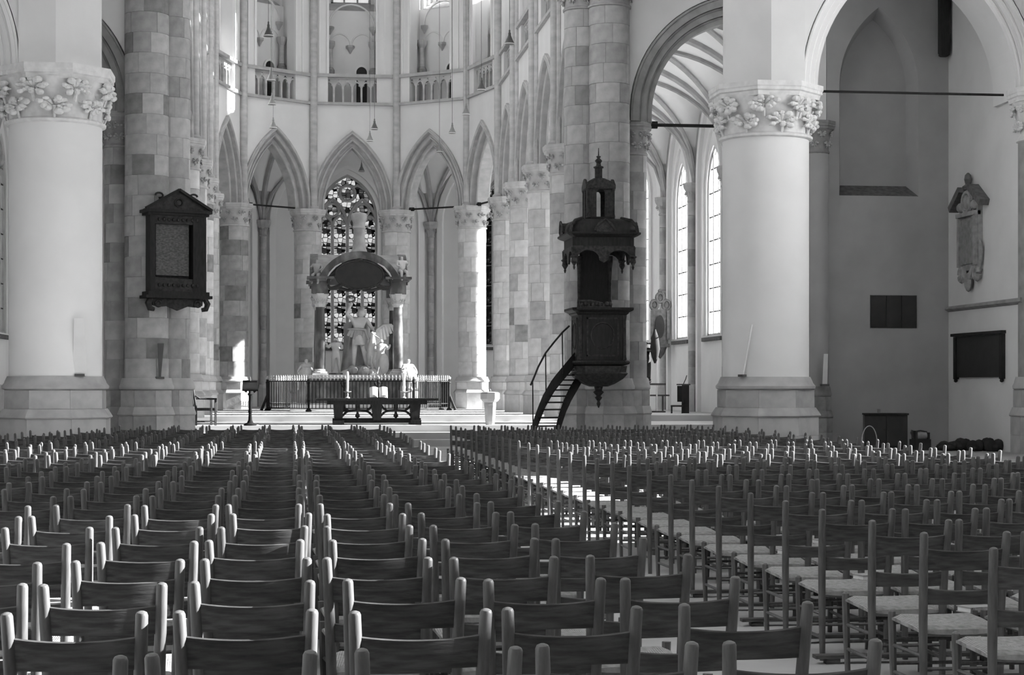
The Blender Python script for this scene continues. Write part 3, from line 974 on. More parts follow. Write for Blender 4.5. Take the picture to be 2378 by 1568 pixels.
BODY_E = [(0, 1), (1, 2), (2, 3), (3, 4), (4, 5), (2, 6), (6, 7), (7, 8), (8, 9), (2, 10), (10, 11), (11, 12), (12, 13),
          (0, 14), (14, 15), (15, 16), (16, 17), (0, 18), (18, 19), (19, 20), (20, 21)]
def body(la, ra, ll, rl, lean=0.0, head=(0, 0), thick=1.0):
    """pelvis, waist, chest, neck, head, crown, then arms (shoulder, elbow, wrist, hand) and legs (hip, knee, ankle, toe); 1.75 m tall"""
    t = thick
    P = [(0, 0, .93, .15 * t), (lean * .3, 0, 1.12, .13 * t), (lean * .7, 0, 1.36, .16 * t), (lean, 0, 1.5, .062 * t), (lean + head[0], head[1] - .02, 1.62, .098), (lean + head[0] * 1.2, head[1] - .01, 1.72, .075)]
    def arm(s, a):
        return [(lean * .7 + s * .2 * t, 0, 1.42, .075 * t)] + [(q[0], q[1], q[2], r * t) for q, r in zip(a, (.056, .042, .04))]
    def leg(s, l):
        return [(s * .1 * t, 0, .86, .105 * t)] + [(q[0], q[1], q[2], r * t) for q, r in zip(l, (.075, .05, .04))]
    return P + arm(-1, la) + arm(1, ra) + leg(-1, ll) + leg(1, rl)

# --- pulpit with sounding board, lantern and curved stair
PU, PV = spot(1390, 42.45)
pul = thing('pulpit', 'dark carved wooden pulpit with sounding board and lantern on the stone pier', 'pulpit', (PU, PV, 0))
def square(prof, ch=.18):
    """square section with cut corners: lathe of 8 unequal sides"""
    mb = MB()
    vs, fs = [], []
    for (r, z) in prof:
        c = r * ch
        for x, y in ((r, -r + c), (r, r - c), (r - c, r), (-r + c, r), (-r, r - c), (-r, -r + c), (-r + c, -r), (r - c, -r)):
            vs.append((x, y, z))
    k = len(prof)
    for i in range(k - 1):
        for j in range(8):
            fs.append((i * 8 + j, i * 8 + (j + 1) % 8, (i + 1) * 8 + (j + 1) % 8, (i + 1) * 8 + j))
    fs.append(tuple(range(7, -1, -1))); fs.append(tuple((k - 1) * 8 + j for j in range(8)))
    return mb.add(vs, fs)
square([(.57, 2.1), (.57, 3.18)]).obj('body', 'dark_wood', pul)
square([(.57, 3.16), (.62, 3.2), (.62, 3.22), (.7, 3.26), (.72, 3.28), (.72, 3.33), (.5, 3.34)], .12).obj('cornice', 'dark_wood', pul)
square([(.5, 1.98), (.63, 2.02), (.65, 2.06), (.63, 2.1), (.5, 2.12)]).obj('base_moulding', 'dark_wood', pul)
square([(.2, 1.5), (.34, 1.56), (.52, 1.68), (.6, 1.78), (.62, 1.8), (.58, 1.84), (.6, 1.98)], .3).obj('lower_body', 'carved_wood', pul)
MB().lathe([(.01, 1.0), (.05, 1.1), (.03, 1.16), (.09, 1.24), (.05, 1.28), (.13, 1.37), (.08, 1.41), (.1, 1.47), (.11, 1.56), (.2, 1.62), (.34, 1.64)], 10).obj('pendant', 'carved_wood', pul)
for a_ in (0, pi / 2, -pi / 2):
    p_ = MB()
    p_.box(-.38, .38, -.585, -.565, 2.2, 2.24).box(-.38, .38, -.585, -.565, 3.06, 3.1).box(-.38, -.34, -.585, -.565, 2.2, 3.1).box(.34, .38, -.585, -.565, 2.2, 3.1)
    p_.tube([(.27 * cos(k * pi / 12), -.575, 2.68 + .3 * sin(k * pi / 12)) for k in range(25)], .02, 5)
    p_.obj('panel_frame', 'carved_wood', pul, rz=a_)
for sx in (-1, 1):
    MB().lathe([(.06, 2.12), (.045, 2.2), (.04, 3.0), (.06, 3.16)], 8, (sx * .52, -.52)).obj('corner_column', 'carved_wood', pul)
# reading desk on the rim
MB().box(-.5, .15, -.68, -.35, 3.33, 3.36).obj('book_rest', 'carved_wood', pul)
cd = MB()
for k in range(9):
    cd.ball((-.5 + k * .085, -.6, 3.4 + .03 * sin(k * 1.9)), .055, 6, 4)
cd.tube([(-.52, -.6, 3.4), (-.56, -.62, 3.47), (-.3, -.6, 3.48), (.0, -.6, 3.43)], [.03, .04, .035, .02], 6)
cd.obj('carving', 'carved_wood', pul, smooth=True)
# back board
MB().box(-.36, .34, .5, .58, 3.3, 4.75).obj('back_board', 'dark_wood', pul)
for sx in (-1, 1):
    MB().lathe([(.05, 3.35), (.05, 3.5), (.035, 3.6), (.05, 4.3), (.07, 4.45), (.07, 4.6)], 8, (sx * .37 - .01, .5)).obj('back_column', 'carved_wood', pul)
# sounding board
sb = square([(.7, 4.72), (.72, 4.74), (.72, 4.95), (.8, 4.98), (.86, 5.02), (.86, 5.06), (.72, 5.08)], .1).obj('sounding_board', 'dark_wood', pul)
square([(.84, 5.05), (.85, 5.12), (.8, 5.24), (.7, 5.33), (.56, 5.39), (.34, 5.41)], .3).obj('dome', 'dark_wood', sb, smooth=True)
for a_ in (0, pi / 2, pi, -pi / 2):
    g_ = MB()
    g_.prism([(-.2, 5.06), (.2, 5.06), (.2, 5.16), (.1, 5.26), (0, 5.32), (-.1, 5.26), (-.2, 5.16)], -.88, -.7)
    g_.tube([(-.24, -.88, 5.1), (-.14, -.89, 5.25), (0, -.9, 5.35), (.14, -.89, 5.25), (.24, -.88, 5.1)], .03, 6)
    g_.obj('gable', 'carved_wood', sb, rz=a_)
    MB().tube([(-.78, -.78, 5.06), (-.76, -.76, 5.2), (-.66, -.66, 5.34), (-.45, -.45, 5.41)], .04, 6).obj('corner_rib', 'carved_wood', sb, rz=a_)
    v_ = MB()
    pr = [(-.72, 4.75), (.72, 4.75), (.72, 4.45), (.62, 4.45)] + [(.36 + .26 * cos(k * pi / 8), 4.45 + .2 * sin(k * pi / 8)) for k in range(1, 8)] + [(.1, 4.42), (0, 4.36), (-.1, 4.42)] + \
         [(-.36 + .26 * cos(k * pi / 8), 4.45 + .2 * sin(k * pi / 8)) for k in range(1, 8)] + [(-.62, 4.45), (-.72, 4.45)]
    v_.prism(pr, -.73, -.68)
    v_.obj('valance', 'carved_wood', sb, rz=a_)
    MB().lathe([(.01, 4.2), (.03, 4.26), (.02, 4.29), (.075, 4.38), (.06, 4.46), (.1, 4.5), (.06, 4.53), (.07, 4.72)], 8, (-.69, -.69)).obj('pendant', 'carved_wood', sb, rz=a_)
ln = square([(.36, 5.36), (.36, 5.42), (.31, 5.46)], .3).obj('lantern', 'dark_wood', pul)
for a_ in (0, pi / 2, pi, -pi / 2):
    arch_ring(MB(), .1, .12, .3, .3, -.31, -.27, 6.0, leg=5.45, n=6).obj('lantern_arch', 'carved_wood', ln, rz=a_)
    MB().lathe([(.05, 5.44), (.035, 5.52), (.035, 6.05), (.055, 6.12)], 8, (-.3, -.3)).obj('lantern_column', 'carved_wood', ln, rz=a_)
    MB().prism([(-.33, 6.12), (.33, 6.12), (.33, 6.2), (.1, 6.34), (0, 6.37), (-.1, 6.34), (-.33, 6.2)], -.35, -.3).obj('lantern_gable', 'carved_wood', ln, rz=a_)
square([(.34, 6.1), (.34, 6.18), (.24, 6.32), (.13, 6.38), (.1, 6.38)], .3).obj('lantern_roof', 'dark_wood', ln)
MB().lathe([(.09, 6.38), (.09, 6.62), (.12, 6.63), (.12, 6.66), (.06, 6.68), (.05, 6.74), (.09, 6.8), (.03, 6.86), (.06, 6.9), (.015, 6.92), (.008, 7.1)], 10).obj('finial', 'carved_wood', ln)
# stair
def P3(px, py, D):
    u, v = spot(px, D)
    return Vector((u - PU, v - PV, zat(py, D)))
Lf = [P3(1337, 832, 42.35), P3(1312, 862, 42.2), P3(1285, 895, 41.95), P3(1262, 935, 41.75), P3(1243, 985, 41.6), P3(1226, 1048, 41.5)]
Rt = [P3(1352, 868, 42.75), P3(1338, 893, 42.6), P3(1325, 915, 42.4), P3(1311, 945, 42.2), P3(1298, 985, 42.05), P3(1287, 1038, 41.95)]
def along(pts, t):
    k = min(int(t * (len(pts) - 1)), len(pts) - 2)
    f = t * (len(pts) - 1) - k
    return pts[k] * (1 - f) + pts[k + 1] * f
st = thing('pulpit_stair', 'dark open wooden stair with iron handrail curving up to the pulpit', 'stair', (PU, PV, 0))
for nm, pts in (('stringer', Lf), ('stringer', Rt)):
    mb = MB()
    q = [along(pts, k / 12) for k in range(13)]
    vs = []
    for p in q:
        for dx, dz in ((-.025, -.13), (.025, -.13), (.025, .13), (-.025, .13)):
            vs.append((p.x + dx * 1.5, p.y + dx, max(p.z + dz, .0)))
    fs = [(4 * i + j, 4 * i + (j + 1) % 4, 4 * i + 4 + (j + 1) % 4, 4 * i + 4 + j) for i in range(12) for j in range(4)] + [(3, 2, 1, 0), (48, 49, 50, 51)]
    mb.add(vs, fs).obj(nm, 'dark_wood', st)
for k in range(12):
    t_ = (k + .7) / 12
    a_, b_ = along(Lf, t_), along(Rt, t_)
    zz = (a_.z + b_.z) / 2 - .02
    a_.z = b_.z = max(zz, .05)
    MB().beam(a_, b_, .22, .035).obj('tread', 'dark_wood', st)
HR = [P3(1322, 757, 42.2), P3(1306, 772, 42.1), P3(1285, 797, 42.0), P3(1267, 820, 41.85), P3(1250, 852, 41.75), P3(1237, 884, 41.6), P3(1232, 895, 41.58)]
MB().tube(HR, .022, 6).obj('handrail', 'iron', st, smooth=True)
for (x, y0, y1, D) in ((1306, 772, 868, 42.1), (1267, 822, 922, 41.85), (1237, 884, 1005, 41.6)):
    MB().tube([P3(x, y0, D), P3(x + 1, y1, D)], .014, 6).obj('baluster', 'iron', st)

# --- dark epitaph hung diagonally on the left-hand crossing pier
ep = thing('epitaph', 'large dark wooden epitaph tablet with pediment hanging on the stone pier', 'epitaph', (-2.72, 43.36, 0), radians(22))
MB().box(-.66, .66, -.12, 0, 3.75, 5.5).obj('back_board', 'tablet', ep)
MB().box(-.5, .3, -.3, -.12, 4.1, 5.3).obj('inscription_panel', 'tablet', ep)
for x0, x1 in ((-.68, -.56), (.36, .68)):
    MB().box(x0, x1, -.44, -.1, 3.72, 5.52).obj('side_pilaster', 'dark_wood', ep)
MB().box(-.6, .6, -.42, -.1, 5.3, 5.5).obj('frieze', 'carved_wood', ep)
MB().box(-.6, .6, -.42, -.1, 3.72, 4.02).obj('lower_frieze', 'carved_wood', ep)
mb = MB()
for z, y in ((5.4, -.43), (3.87, -.43)):
    for k in range(9):
        mb.ball((-.46 + k * .115, y, z), .045, 6, 4)
mb.obj('scroll_carving', 'carved_wood', ep, smooth=True)
MB().box(-.74, .74, -.48, 0, 5.5, 5.56).box(-.8, .8, -.54, 0, 5.56, 5.63).obj('cornice', 'dark_wood', ep)
MB().prism([(-.78, 5.63), (.78, 5.63), (0, 6.08)], -.46, -.1).obj('pediment', 'carved_wood', ep)
mb = MB().beam((-.8, -.5, 5.64), (0, -.5, 6.1), .1, .06).beam((.8, -.5, 5.64), (0, -.5, 6.1), .1, .06)
mb.tube([(.09 * cos(k * pi / 6), -.47, 5.8 + .09 * sin(k * pi / 6)) for k in range(13)], .025, 5)
mb.obj('pediment_moulding', 'dark_wood', ep)
for s in (-1, 1):
    MB().tube([(s * (.42 + .09 * cos(k)), -.3, 5.97 + .06 * sin(k)) for k in [q * .6 for q in range(9)]], .025, 5).obj('scroll', 'carved_wood', ep)
MB().box(-.74, .74, -.5, 0, 3.62, 3.72).box(-.8, .8, -.54, 0, 3.56, 3.63).obj('ledge', 'dark_wood', ep)
MB().prism([(-.62, 3.56), (.62, 3.56), (.6, 3.4), (.45, 3.36), (.25, 3.38), (0, 3.28), (-.25, 3.38), (-.45, 3.36), (-.6, 3.4)], -.4, -.3).obj('apron', 'carved_wood', ep)
for s in (-1, 1):
    mb = MB().tube([(s * .66, -.4, 3.56), (s * .72, -.42, 3.44), (s * .68, -.42, 3.32), (s * .58, -.4, 3.3)], [.07, .08, .07, .05], 6)
    mb.tube([(s * (.48 + .07 * cos(k)), -.42, 3.44 + .07 * sin(k)) for k in [q * .6 for q in range(11)]], .03, 5)
    mb.obj('console', 'carved_wood', ep, smooth=True)

# --- things on the transept and south walls
tp = thing('memorial', 'row of three flat dark memorial slabs on the shaded transept wall', 'panel', (14.97, 43.6, 3.365))
for k in range(3):
    MB().box(-.585 + k * .395, -.205 + k * .395, -.04, 0, -.395, .395).obj('slab', 'slate', tp)
MB().box(-.6, .6, -.02, 0, -.41, .41).obj('backing', 'grey_wood', tp)
bd = thing('memorial_board', 'broad black memorial board with ledges on the south wall', 'board', (U_S, 41.5, 0), -pi / 2)
MB().box(-1.5, 1.5, -.06, 0, 1.72, 2.72).obj('panel', 'slate', bd)
MB().box(-1.66, 1.56, -.12, 0, 2.73, 2.8).obj('top_ledge', 'dark_wood', bd)
for s in (-1, 1):
    MB().box(s * 1.45 - .07, s * 1.45 + .07, -.1, 0, 1.68, 2.72).obj('side_post', 'dark_wood', bd)
    MB().lathe([(.02, 1.6), (.05, 1.63), (.04, 1.66), (.06, 1.7)], 6, (s * 1.45, -.06)).obj('drop', 'dark_wood', bd)
se = thing('epitaph', 'narrow grey stone epitaph with broken pediment high on the south wall', 'epitaph', (U_S, 41.95, 0), -pi / 2)
MB().box(-.6, .6, -.12, 0, 4.3, 5.95).obj('body', 'epitaph_stone', se)
MB().box(-.42, .42, -.16, -.1, 4.45, 5.55).obj('inscription_panel', 'epitaph_mid', se)
mb = MB()
for x in (-.52, .52):
    mb.box(x - .05, x + .05, -.2, -.05, 4.4, 5.6)
mb.box(-.6, .6, -.22, -.05, 5.6, 5.7)
mb.obj('frame', 'epitaph_stone', se)
mb = MB().beam((-1.0, -.12, 5.85), (-.35, -.12, 6.28), .26, .16).beam((1.0, -.12, 5.85), (.3, -.12, 6.28), .26, .16)
mb.obj('pediment', 'epitaph_dark', se)
mb = MB().tube([(.28 * cos(k * pi / 8), -.15, 5.95 + .24 * sin(k * pi / 8)) for k in range(17)], .06, 6)
mb.ball((0, -.15, 5.95), .18, 8, 6, (1, .5, 1)).ball((-.45, -.12, 5.85), .13, 6, 5).ball((.45, -.12, 5.85), .13, 6, 5)
mb.obj('shield', 'epitaph_stone', se, smooth=True)
MB().lathe([(.12, 6.25), (.15, 6.32), (.07, 6.38), (.1, 6.5), (.08, 6.6), (.02, 6.66)], 8, (-.03, -.12)).obj('urn', 'epitaph_dark', se)
mb = MB()
for s in (-1, 1):
    mb.tube([(s * (.48 + .13 * cos(k)), -.1, 4.22 + .15 * sin(k)) for k in [q * .6 for q in range(11)]], .07, 6)
    mb.tube([(s * .62, -.08, 5.0), (s * .7, -.08, 4.8), (s * .66, -.08, 4.5), (s * .6, -.08, 4.3)], [.02, .06, .05, .04], 6)
    mb.tube([(s * .3, -.12, 4.4), (s * .2, -.14, 4.2), (s * .05, -.12, 4.05)], [.05, .08, .04], 6)
mb.ball((0, -.12, 4.02), .16, 8, 6, (1, .6, 1.5))
mb.obj('foliage', 'epitaph_stone', se, smooth=True)
bm_ = thing('timber_post', 'dark timber wall post ending high up in the transept corner', 'timber', (16.22, 43.42, 9.72))
MB().box(-.11, .11, -.11, .11, .12, 5).obj('post', 'dark_wood', bm_)
MB().lathe([(.10, 0), (.15, .03), (.15, .2), (.13, .26)], 4, (0, 0), pi / 4).obj('foot', 'dark_wood', bm_)
MB().box(-.1, .15, .1, .17, .1, 4.9).obj('wall_cleat', 'dark_wood', bm_)

# --- things on the floor in the transept corner
cu, cv = spot(2056, 43.4)
cb = thing('cabinet', 'low dark cabinet with its paler side showing against the transept wall', 'cabinet', (cu, cv, 0), radians(-14))
MB().box(-.5, .5, -.25, .25, .06, .82).obj('body', 'dark_wood', cb)
MB().box(-.53, .53, -.28, .27, .82, .86).obj('top', 'dark_wood', cb)
MB().box(-.51, -.5, -.24, .24, .08, .8).obj('side_panel', 'grey_wood', cb)
for s in (-1, 1):
    d = MB().box(s * .25 - .24, s * .25 + .24, -.27, -.25, .09, .79).obj('door', 'slate', cb)
    MB().ball((s * .05, -.285, .47), .014, 6, 4).obj('knob', 'iron', d)
MB().box(-.48, .48, -.22, .22, 0, .06).obj('plinth', 'slate', cb)
tag(MB().box(-.03, .03, -.03, .03, 0, .1).obj('can', 'lamp_grey', None, (cu - .16, cv, .86)), 'small pale can standing on the low dark cabinet', 'can')
mu, mv = spot(2137, 42.6)
mc = thing('tool_box', 'small black crate with a pale drum on the floor beside the cabinet', 'crate', (mu, mv, 0), .1)
MB().box(-.2, .2, -.16, .16, 0, .26).obj('crate', 'slate', mc)
MB().tube([(-.13, 0, .34), (.15, 0, .34)], .09, 12).obj('drum', 'epitaph_stone', mc, smooth=True)
MB().box(-.17, -.12, -.12, .12, .26, .46).box(.14, .19, -.12, .12, .26, .42).obj('bracket', 'slate', mc)
MB().tube([(-.14, 0, .44), (.0, 0, .46), (.17, 0, .43)], .018, 6).obj('handle', 'slate', mc)
MB().tube([(-.17, 0, .3), (-.22, 0, .42), (-.2, 0, .47)], .035, 6).obj('nozzle', 'slate', mc)
hu, hv = spot(2019, 42.3)
hp_ = MB().tube([(.19 * cos(k * pi / 14), 0, .2 + .38 * sin(k * pi / 14)) for k in range(-2, 17)], .011, 6)
tag(hp_.obj('hoop', 'straw', None, (hu, hv, 0), .1, smooth=True), 'thin pale hoop standing up in front of the low dark cabinet', 'hoop')
for px, D, w, h, lab, sd_ in ((2226, 42.4, .4, .36, 'flat heap of dark cloth against the south wall beside the small crate', 3), (2290, 42.0, .4, .4, 'high rounded heap of dark cloth on the floor under the black board', 5)):
    u, v = spot(px, D)
    rg = random.Random(sd_)
    mb = MB()
    for k in range(16):
        x = rg.uniform(-w, w)
        hh = h * (1 - (x / w) ** 2 * .6) * rg.uniform(.55, 1)
        mb.ball((x, rg.uniform(-.2, .2), hh * .42), 1, 8, 6, (rg.uniform(.08, .16), rg.uniform(.1, .2), hh * .5))
    tag(mb.obj('cloth_heap', 'cloth_dark', None, (u, v, 0), .2, smooth=True), lab, 'cloth')

# --- uplighter blades that stand on the bases of the pillars
def blade(u, v, z, ang, h, w0, w1, lean, m, label, turn=0.0):
    t = thing('uplighter', label, 'lamp', (u, v, z), ang)
    mb = MB()
    d = .012
    mb.add([(-w0 / 2, -d, 0), (w0 / 2, -d, 0), (w1 / 2, -d - lean, h), (-w1 / 2, -d - lean, h), (-w0 / 2, d, 0), (w0 / 2, d, 0), (w1 / 2, d - lean, h), (-w1 / 2, d - lean, h)],
           [(0, 1, 2, 3), (5, 4, 7, 6), (0, 4, 5, 1), (1, 5, 6, 2), (2, 6, 7, 3), (3, 7, 4, 0)])
    mb.obj('reflector', m, t)
    MB().box(-.1, .1, -.06, .06, -.012, .04).obj('foot', 'lamp_metal', t)
    return t
def on_pillar(u0, v0, deg, r):
    """deg measured from -v towards +u"""
    return u0 + r * sin(radians(deg)), v0 - r * cos(radians(deg))
for (u0, v0, deg, r, z, ang, h, w0, w1, ln_, m_, lab) in (
        (-4.93, 39.5, 36, 1.02, 1.73, -5, 1.2, .3, .2, .1, 'white_paint', 'broad white uplighter blade standing on the base of the pillar beside the epitaph pier'),
        (10.68, 39.8, -44, 1.03, 1.73, 42, 1.14, .05, .05, .24, 'white_paint', 'thin white uplighter blade leaning from the base of the pillar by the transept wall'),
        (12.98, 43.5, 10, .42, 1.52, 0, .78, .12, .1, .1, 'white_paint', 'small white uplighter blade on the base of the dark half pillar'),
        (-3.33, 43.59, 36, .56, 1.69, 12, .82, .05, .14, .2, 'grey_paint', 'dark grey uplighter blade on the base of the epitaph pier')):
    u, v = on_pillar(u0, v0, deg, r)
    blade(u, v, z, radians(ang), h, w0, w1, ln_, m_, lab)

# --- altar table with book and candles
TU, TV = 2.29, 47.4
tb = thing('altar_table', 'long dark wooden altar table with carved trestle legs on the choir step', 'table', (TU, TV, Z1))
MB().box(-1.58, 1.58, -.45, .45, .63, .69).obj('tabletop', 'dark_wood', tb)
MB().box(-1.3, 1.3, -.34, .34, .53, .63).obj('apron', 'dark_wood', tb)
for x in (-1.0, 0.0, 1.0):
    MB().prism([(x - .1, .12), (x + .1, .12), (x + .13, .53), (x - .13, .53)], -.3, .3).obj('leg', 'dark_wood', tb)
    if x:
        MB().box(x - .14, x + .14, -.42, .42, 0, .12).obj('foot', 'dark_wood', tb)
MB().box(-1.15, 1.15, -.1, .1, .05, .17).obj('stretcher', 'dark_wood', tb)
for x in (-.5, .5):
    MB().lathe([(.02, .17), (.07, .22), (.025, .33), (.06, .42), (.06, .53)], 8, (x, 0)).obj('baluster', 'carved_wood', tb)
    for s in (-1, 1):
        MB().tube([(x + s * .43, 0, .2), (x + s * .3, 0, .32), (x + s * .22, 0, .36), (x, 0, .38)], .035, 6).obj('brace', 'carved_wood', tb)
        MB().tube([(x + s * .22, 0, .36), (x + s * .32, 0, .42), (x + s * .4, 0, .53)], .03, 6).obj('brace', 'carved_wood', tb)
ZT = Z1 + .69
for px, h, lean, lab in ((807, .70, 0, 'tall white candle in a brass holder at the lectern end of the altar table'), (938, .72, .02, 'dripping white candle in a brass holder at the font end of the altar table')):
    u, v = spot(px, 47.1)
    c = thing('candlestick', lab, 'candle', (u, v, ZT))
    MB().lathe([(.06, 0), (.065, .015), (.02, .05), (.03, .1), (.015, .13), (.1, .17), (.1, .18), (.03, .18)], 12).obj('holder', 'brass', c, smooth=True)
    if lean:
        MB().lathe([(.03, .16), (.045, .3), (.03, .34), (.035, .5), (.055, .6), (.07, .66), (.04, .69), (.06, .72), (.01, .73)], 10).obj('candle', 'candle', c, smooth=True)
        MB().tube([(.03, 0, .66), (.06, 0, .72), (.07, 0, .76)], .012, 5).obj('drip', 'candle', c)
    else:
        MB().lathe([(.03, .16), (.032, .66), (.024, .69), (.006, .70)], 10).obj('candle', 'candle', c, smooth=True)
bu, bv = spot(879, 47.15)
bk = thing('open_book', 'large open white book propped on the altar table between the candles', 'book', (bu, bv, ZT))
for s in (-1, 1):
    mb = MB().grid(lambda a_, b_: (s * (.015 + .22 * a_), -.08 + .16 * b_ - .03 * sin(pi * a_), .02 + .26 * b_ + .025 * sin(pi * a_)), 6, 2)
    mb.grid(lambda a_, b_: (s * (.015 + .22 * a_), -.055 + .16 * b_ - .03 * sin(pi * a_), .0 + .26 * b_), 6, 2)
    mb.obj('page_block', 'paper', bk, smooth=True)
MB().add([(-.25, -.05, 0), (.25, -.05, 0), (.25, .12, .28), (-.25, .12, .28), (-.25, -.03, 0), (.25, -.03, 0), (.25, .14, .28), (-.25, .14, .28)], [(0, 1, 2, 3), (7, 6, 5, 4), (0, 4, 5, 1), (1, 5, 6, 2), (2, 6, 7, 3), (3, 7, 4, 0)]).obj('cover', 'cloth_dark', bk)
MB().box(-.27, .22, -.14, .16, 0, .02).obj('stand', 'slate', bk)

# --- lectern, font, armchair
lu, lv = spot(581, 46.15)
lc = thing('lectern', 'black reading lectern on a slim pole in front of the apse', 'lectern', (lu, lv, Z1))
MB().lathe([(.16, 0), (.17, .03), (.08, .08), (.05, .14), (.04, .3), (.055, .36), (.04, .4), (.04, .76), (.07, .8), (.04, .84), (.04, .95)], 10).obj('pole', 'black_paint', lc, smooth=True)
mb = MB().add([(-.2, -.2, .92), (.2, -.2, .92), (.19, .12, 1.16), (-.19, .12, 1.16), (-.2, -.17, .88), (.2, -.17, .88), (.19, .15, 1.12), (-.19, .15, 1.12)], [(0, 1, 2, 3), (7, 6, 5, 4), (0, 4, 5, 1), (1, 5, 6, 2), (2, 6, 7, 3), (3, 7, 4, 0)])
mb.obj('desk', 'black_paint', lc)
MB().prism([(-.17, 1.13), (.17, 1.13), (.18, .9), (.1, .83), (.06, .9), (-.06, .9), (-.1, .83), (-.18, .9)], .05, .09).obj('desk_cloth', 'black_paint', lc)
MB().tube([(0, .1, 1.14), (0, .05, 1.24)], .012, 6).obj('microphone', 'lamp_grey', lc)
fu, fv = spot(1138, 46.85)
ft = thing('font', 'pale stone baptismal font with dark lid between the table and the pulpit', 'font', (fu, fv, Z1))
octo([(.11, 0), (.11, .03), (.12, .1), (.15, .5), (.15, .58)]).obj('stem', 'plinth_stone', ft)
octo([(.12, .56), (.2, .62), (.24, .68), (.24, .82), (.2, .82)]).obj('bowl', 'plinth_stone', ft)
octo([(.22, .81), (.24, .83), (.2, .85), (.03, .87)]).obj('lid', 'grey_paint', ft)
MB().lathe([(.015, .86), (.03, .9), (.01, .94)], 8).obj('knob', 'grey_paint', ft)
au, av = spot(473, 46.35)
ac = thing('armchair', 'carved wooden armchair turned sideways beside the epitaph pier', 'chair', (au, av, Z1), -pi / 2 + .25)
# faces +y in its own frame
MB().box(-.27, .27, -.25, .27, .38, .45).obj('seat', 'chair_wood', ac)
for x in (-.26, .26):
    MB().beam((x, .25, 0), (x, .25, .68), .05, .05).obj('front_leg', 'chair_wood', ac)
    MB().tube([(x, -.25, 0), (x, -.25, .45), (x * .95, -.3, .8), (x * .85, -.33, 1.08)], .032, 6).obj('back_post', 'chair_wood', ac)
    MB().tube([(x, .28, .68), (x, .1, .68), (x, -.15, .69), (x, -.26, .76)], .026, 6).obj('armrest', 'dark_wood', ac)
    MB().beam((x, -.24, .1), (x, .24, .1), .04, .04).obj('stretcher', 'chair_wood', ac)
    MB().tube([(x * .3, -.27, .46), (x * .45, -.3, .7), (x * .2, -.32, .92), (x * .5, -.33, 1.06)], .022, 6).obj('splat_bar', 'chair_wood', ac)
MB().tube([(-.24, -.33, 1.06), (-.12, -.345, 1.13), (0, -.35, 1.15), (.12, -.345, 1.13), (.24, -.33, 1.06)], .035, 6).obj('crest_rail', 'chair_wood', ac)
MB().beam((-.24, .25, .1), (.24, .25, .1), .04, .04).obj('stretcher', 'chair_wood', ac)

# --- iron fence round the monument
MV = 61.9
fn = thing('fence', 'black iron fence with gilt spear tips round the marble monument', 'fence', (AX, MV, Z2))
FP = [(-1.7, -2.5), (1.75, -2.5), (3.05, -.9), (3.05, 2.2), (1.75, 3.4), (-1.7, 3.4), (-3.05, 2.2), (-3.05, -.9)]
bar_m = MB().tube([(0, 0, .08), (0, 0, 1.02)], .014, 5).mesh('bar', M['iron'])
tip_m = MB().lathe([(.012, 1.0), (.016, 1.03), (.036, 1.06), (.01, 1.09), (.026, 1.12), (.003, 1.2)], 6).mesh('spear_tip', M['gilt'])
post_m = MB().lathe([(.1, 0), (.1, .04), (.04, .1), (.045, .3), (.06, .34), (.045, .4), (.045, .9), (.06, .94), (.04, 1.0), (.04, 1.05)], 8).mesh('post', M['iron'])
ball_m = MB().ball((0, 0, 1.1), .055, 8, 6).mesh('post_ball', M['gilt'], True)
for k in range(8):
    p, q = Vector(FP[k]), Vector(FP[(k + 1) % 8])
    L = (q - p).length
    for z, h in ((.1, .03), (.24, .02), (.99, .035)):
        MB().beam((p.x, p.y, z), (q.x, q.y, z), .03, h).obj('rail', 'iron', fn)
    n = round(L / .118)
    for j in range(1, n):
        c = p + (q - p) * (j / n)
        link('bar', bar_m, fn, (c.x, c.y, 0))
        link('spear_tip', tip_m, fn, (c.x, c.y, 0), .4)
    pts_ = [p] if k not in (0, 4) else [p, p + (q - p) * .34, p + (q - p) * .66]
    for c in pts_:
        o = link('post', post_m, fn, (c.x, c.y, 0))
        link('post_ball', ball_m, o)
    if k in (0, 4):
        # scrolled stays beside the gate posts
        for s in (.34, .66):
            c = p + (q - p) * s
            MB().tube([(c.x - .14, c.y, .95), (c.x - .06, c.y, .8), (c.x, c.y, .75), (c.x + .06, c.y, .8), (c.x + .14, c.y, .95)], .018, 5).obj('scroll_stay', 'iron', fn)
for x in (-3.25, 3.25):
    MB().tube([(x, -1.0, .02), (x * .965, -.95, .3), (x * .94, -.9, .55)], [.05, .04, .03], 6).obj('stay', 'iron', fn)

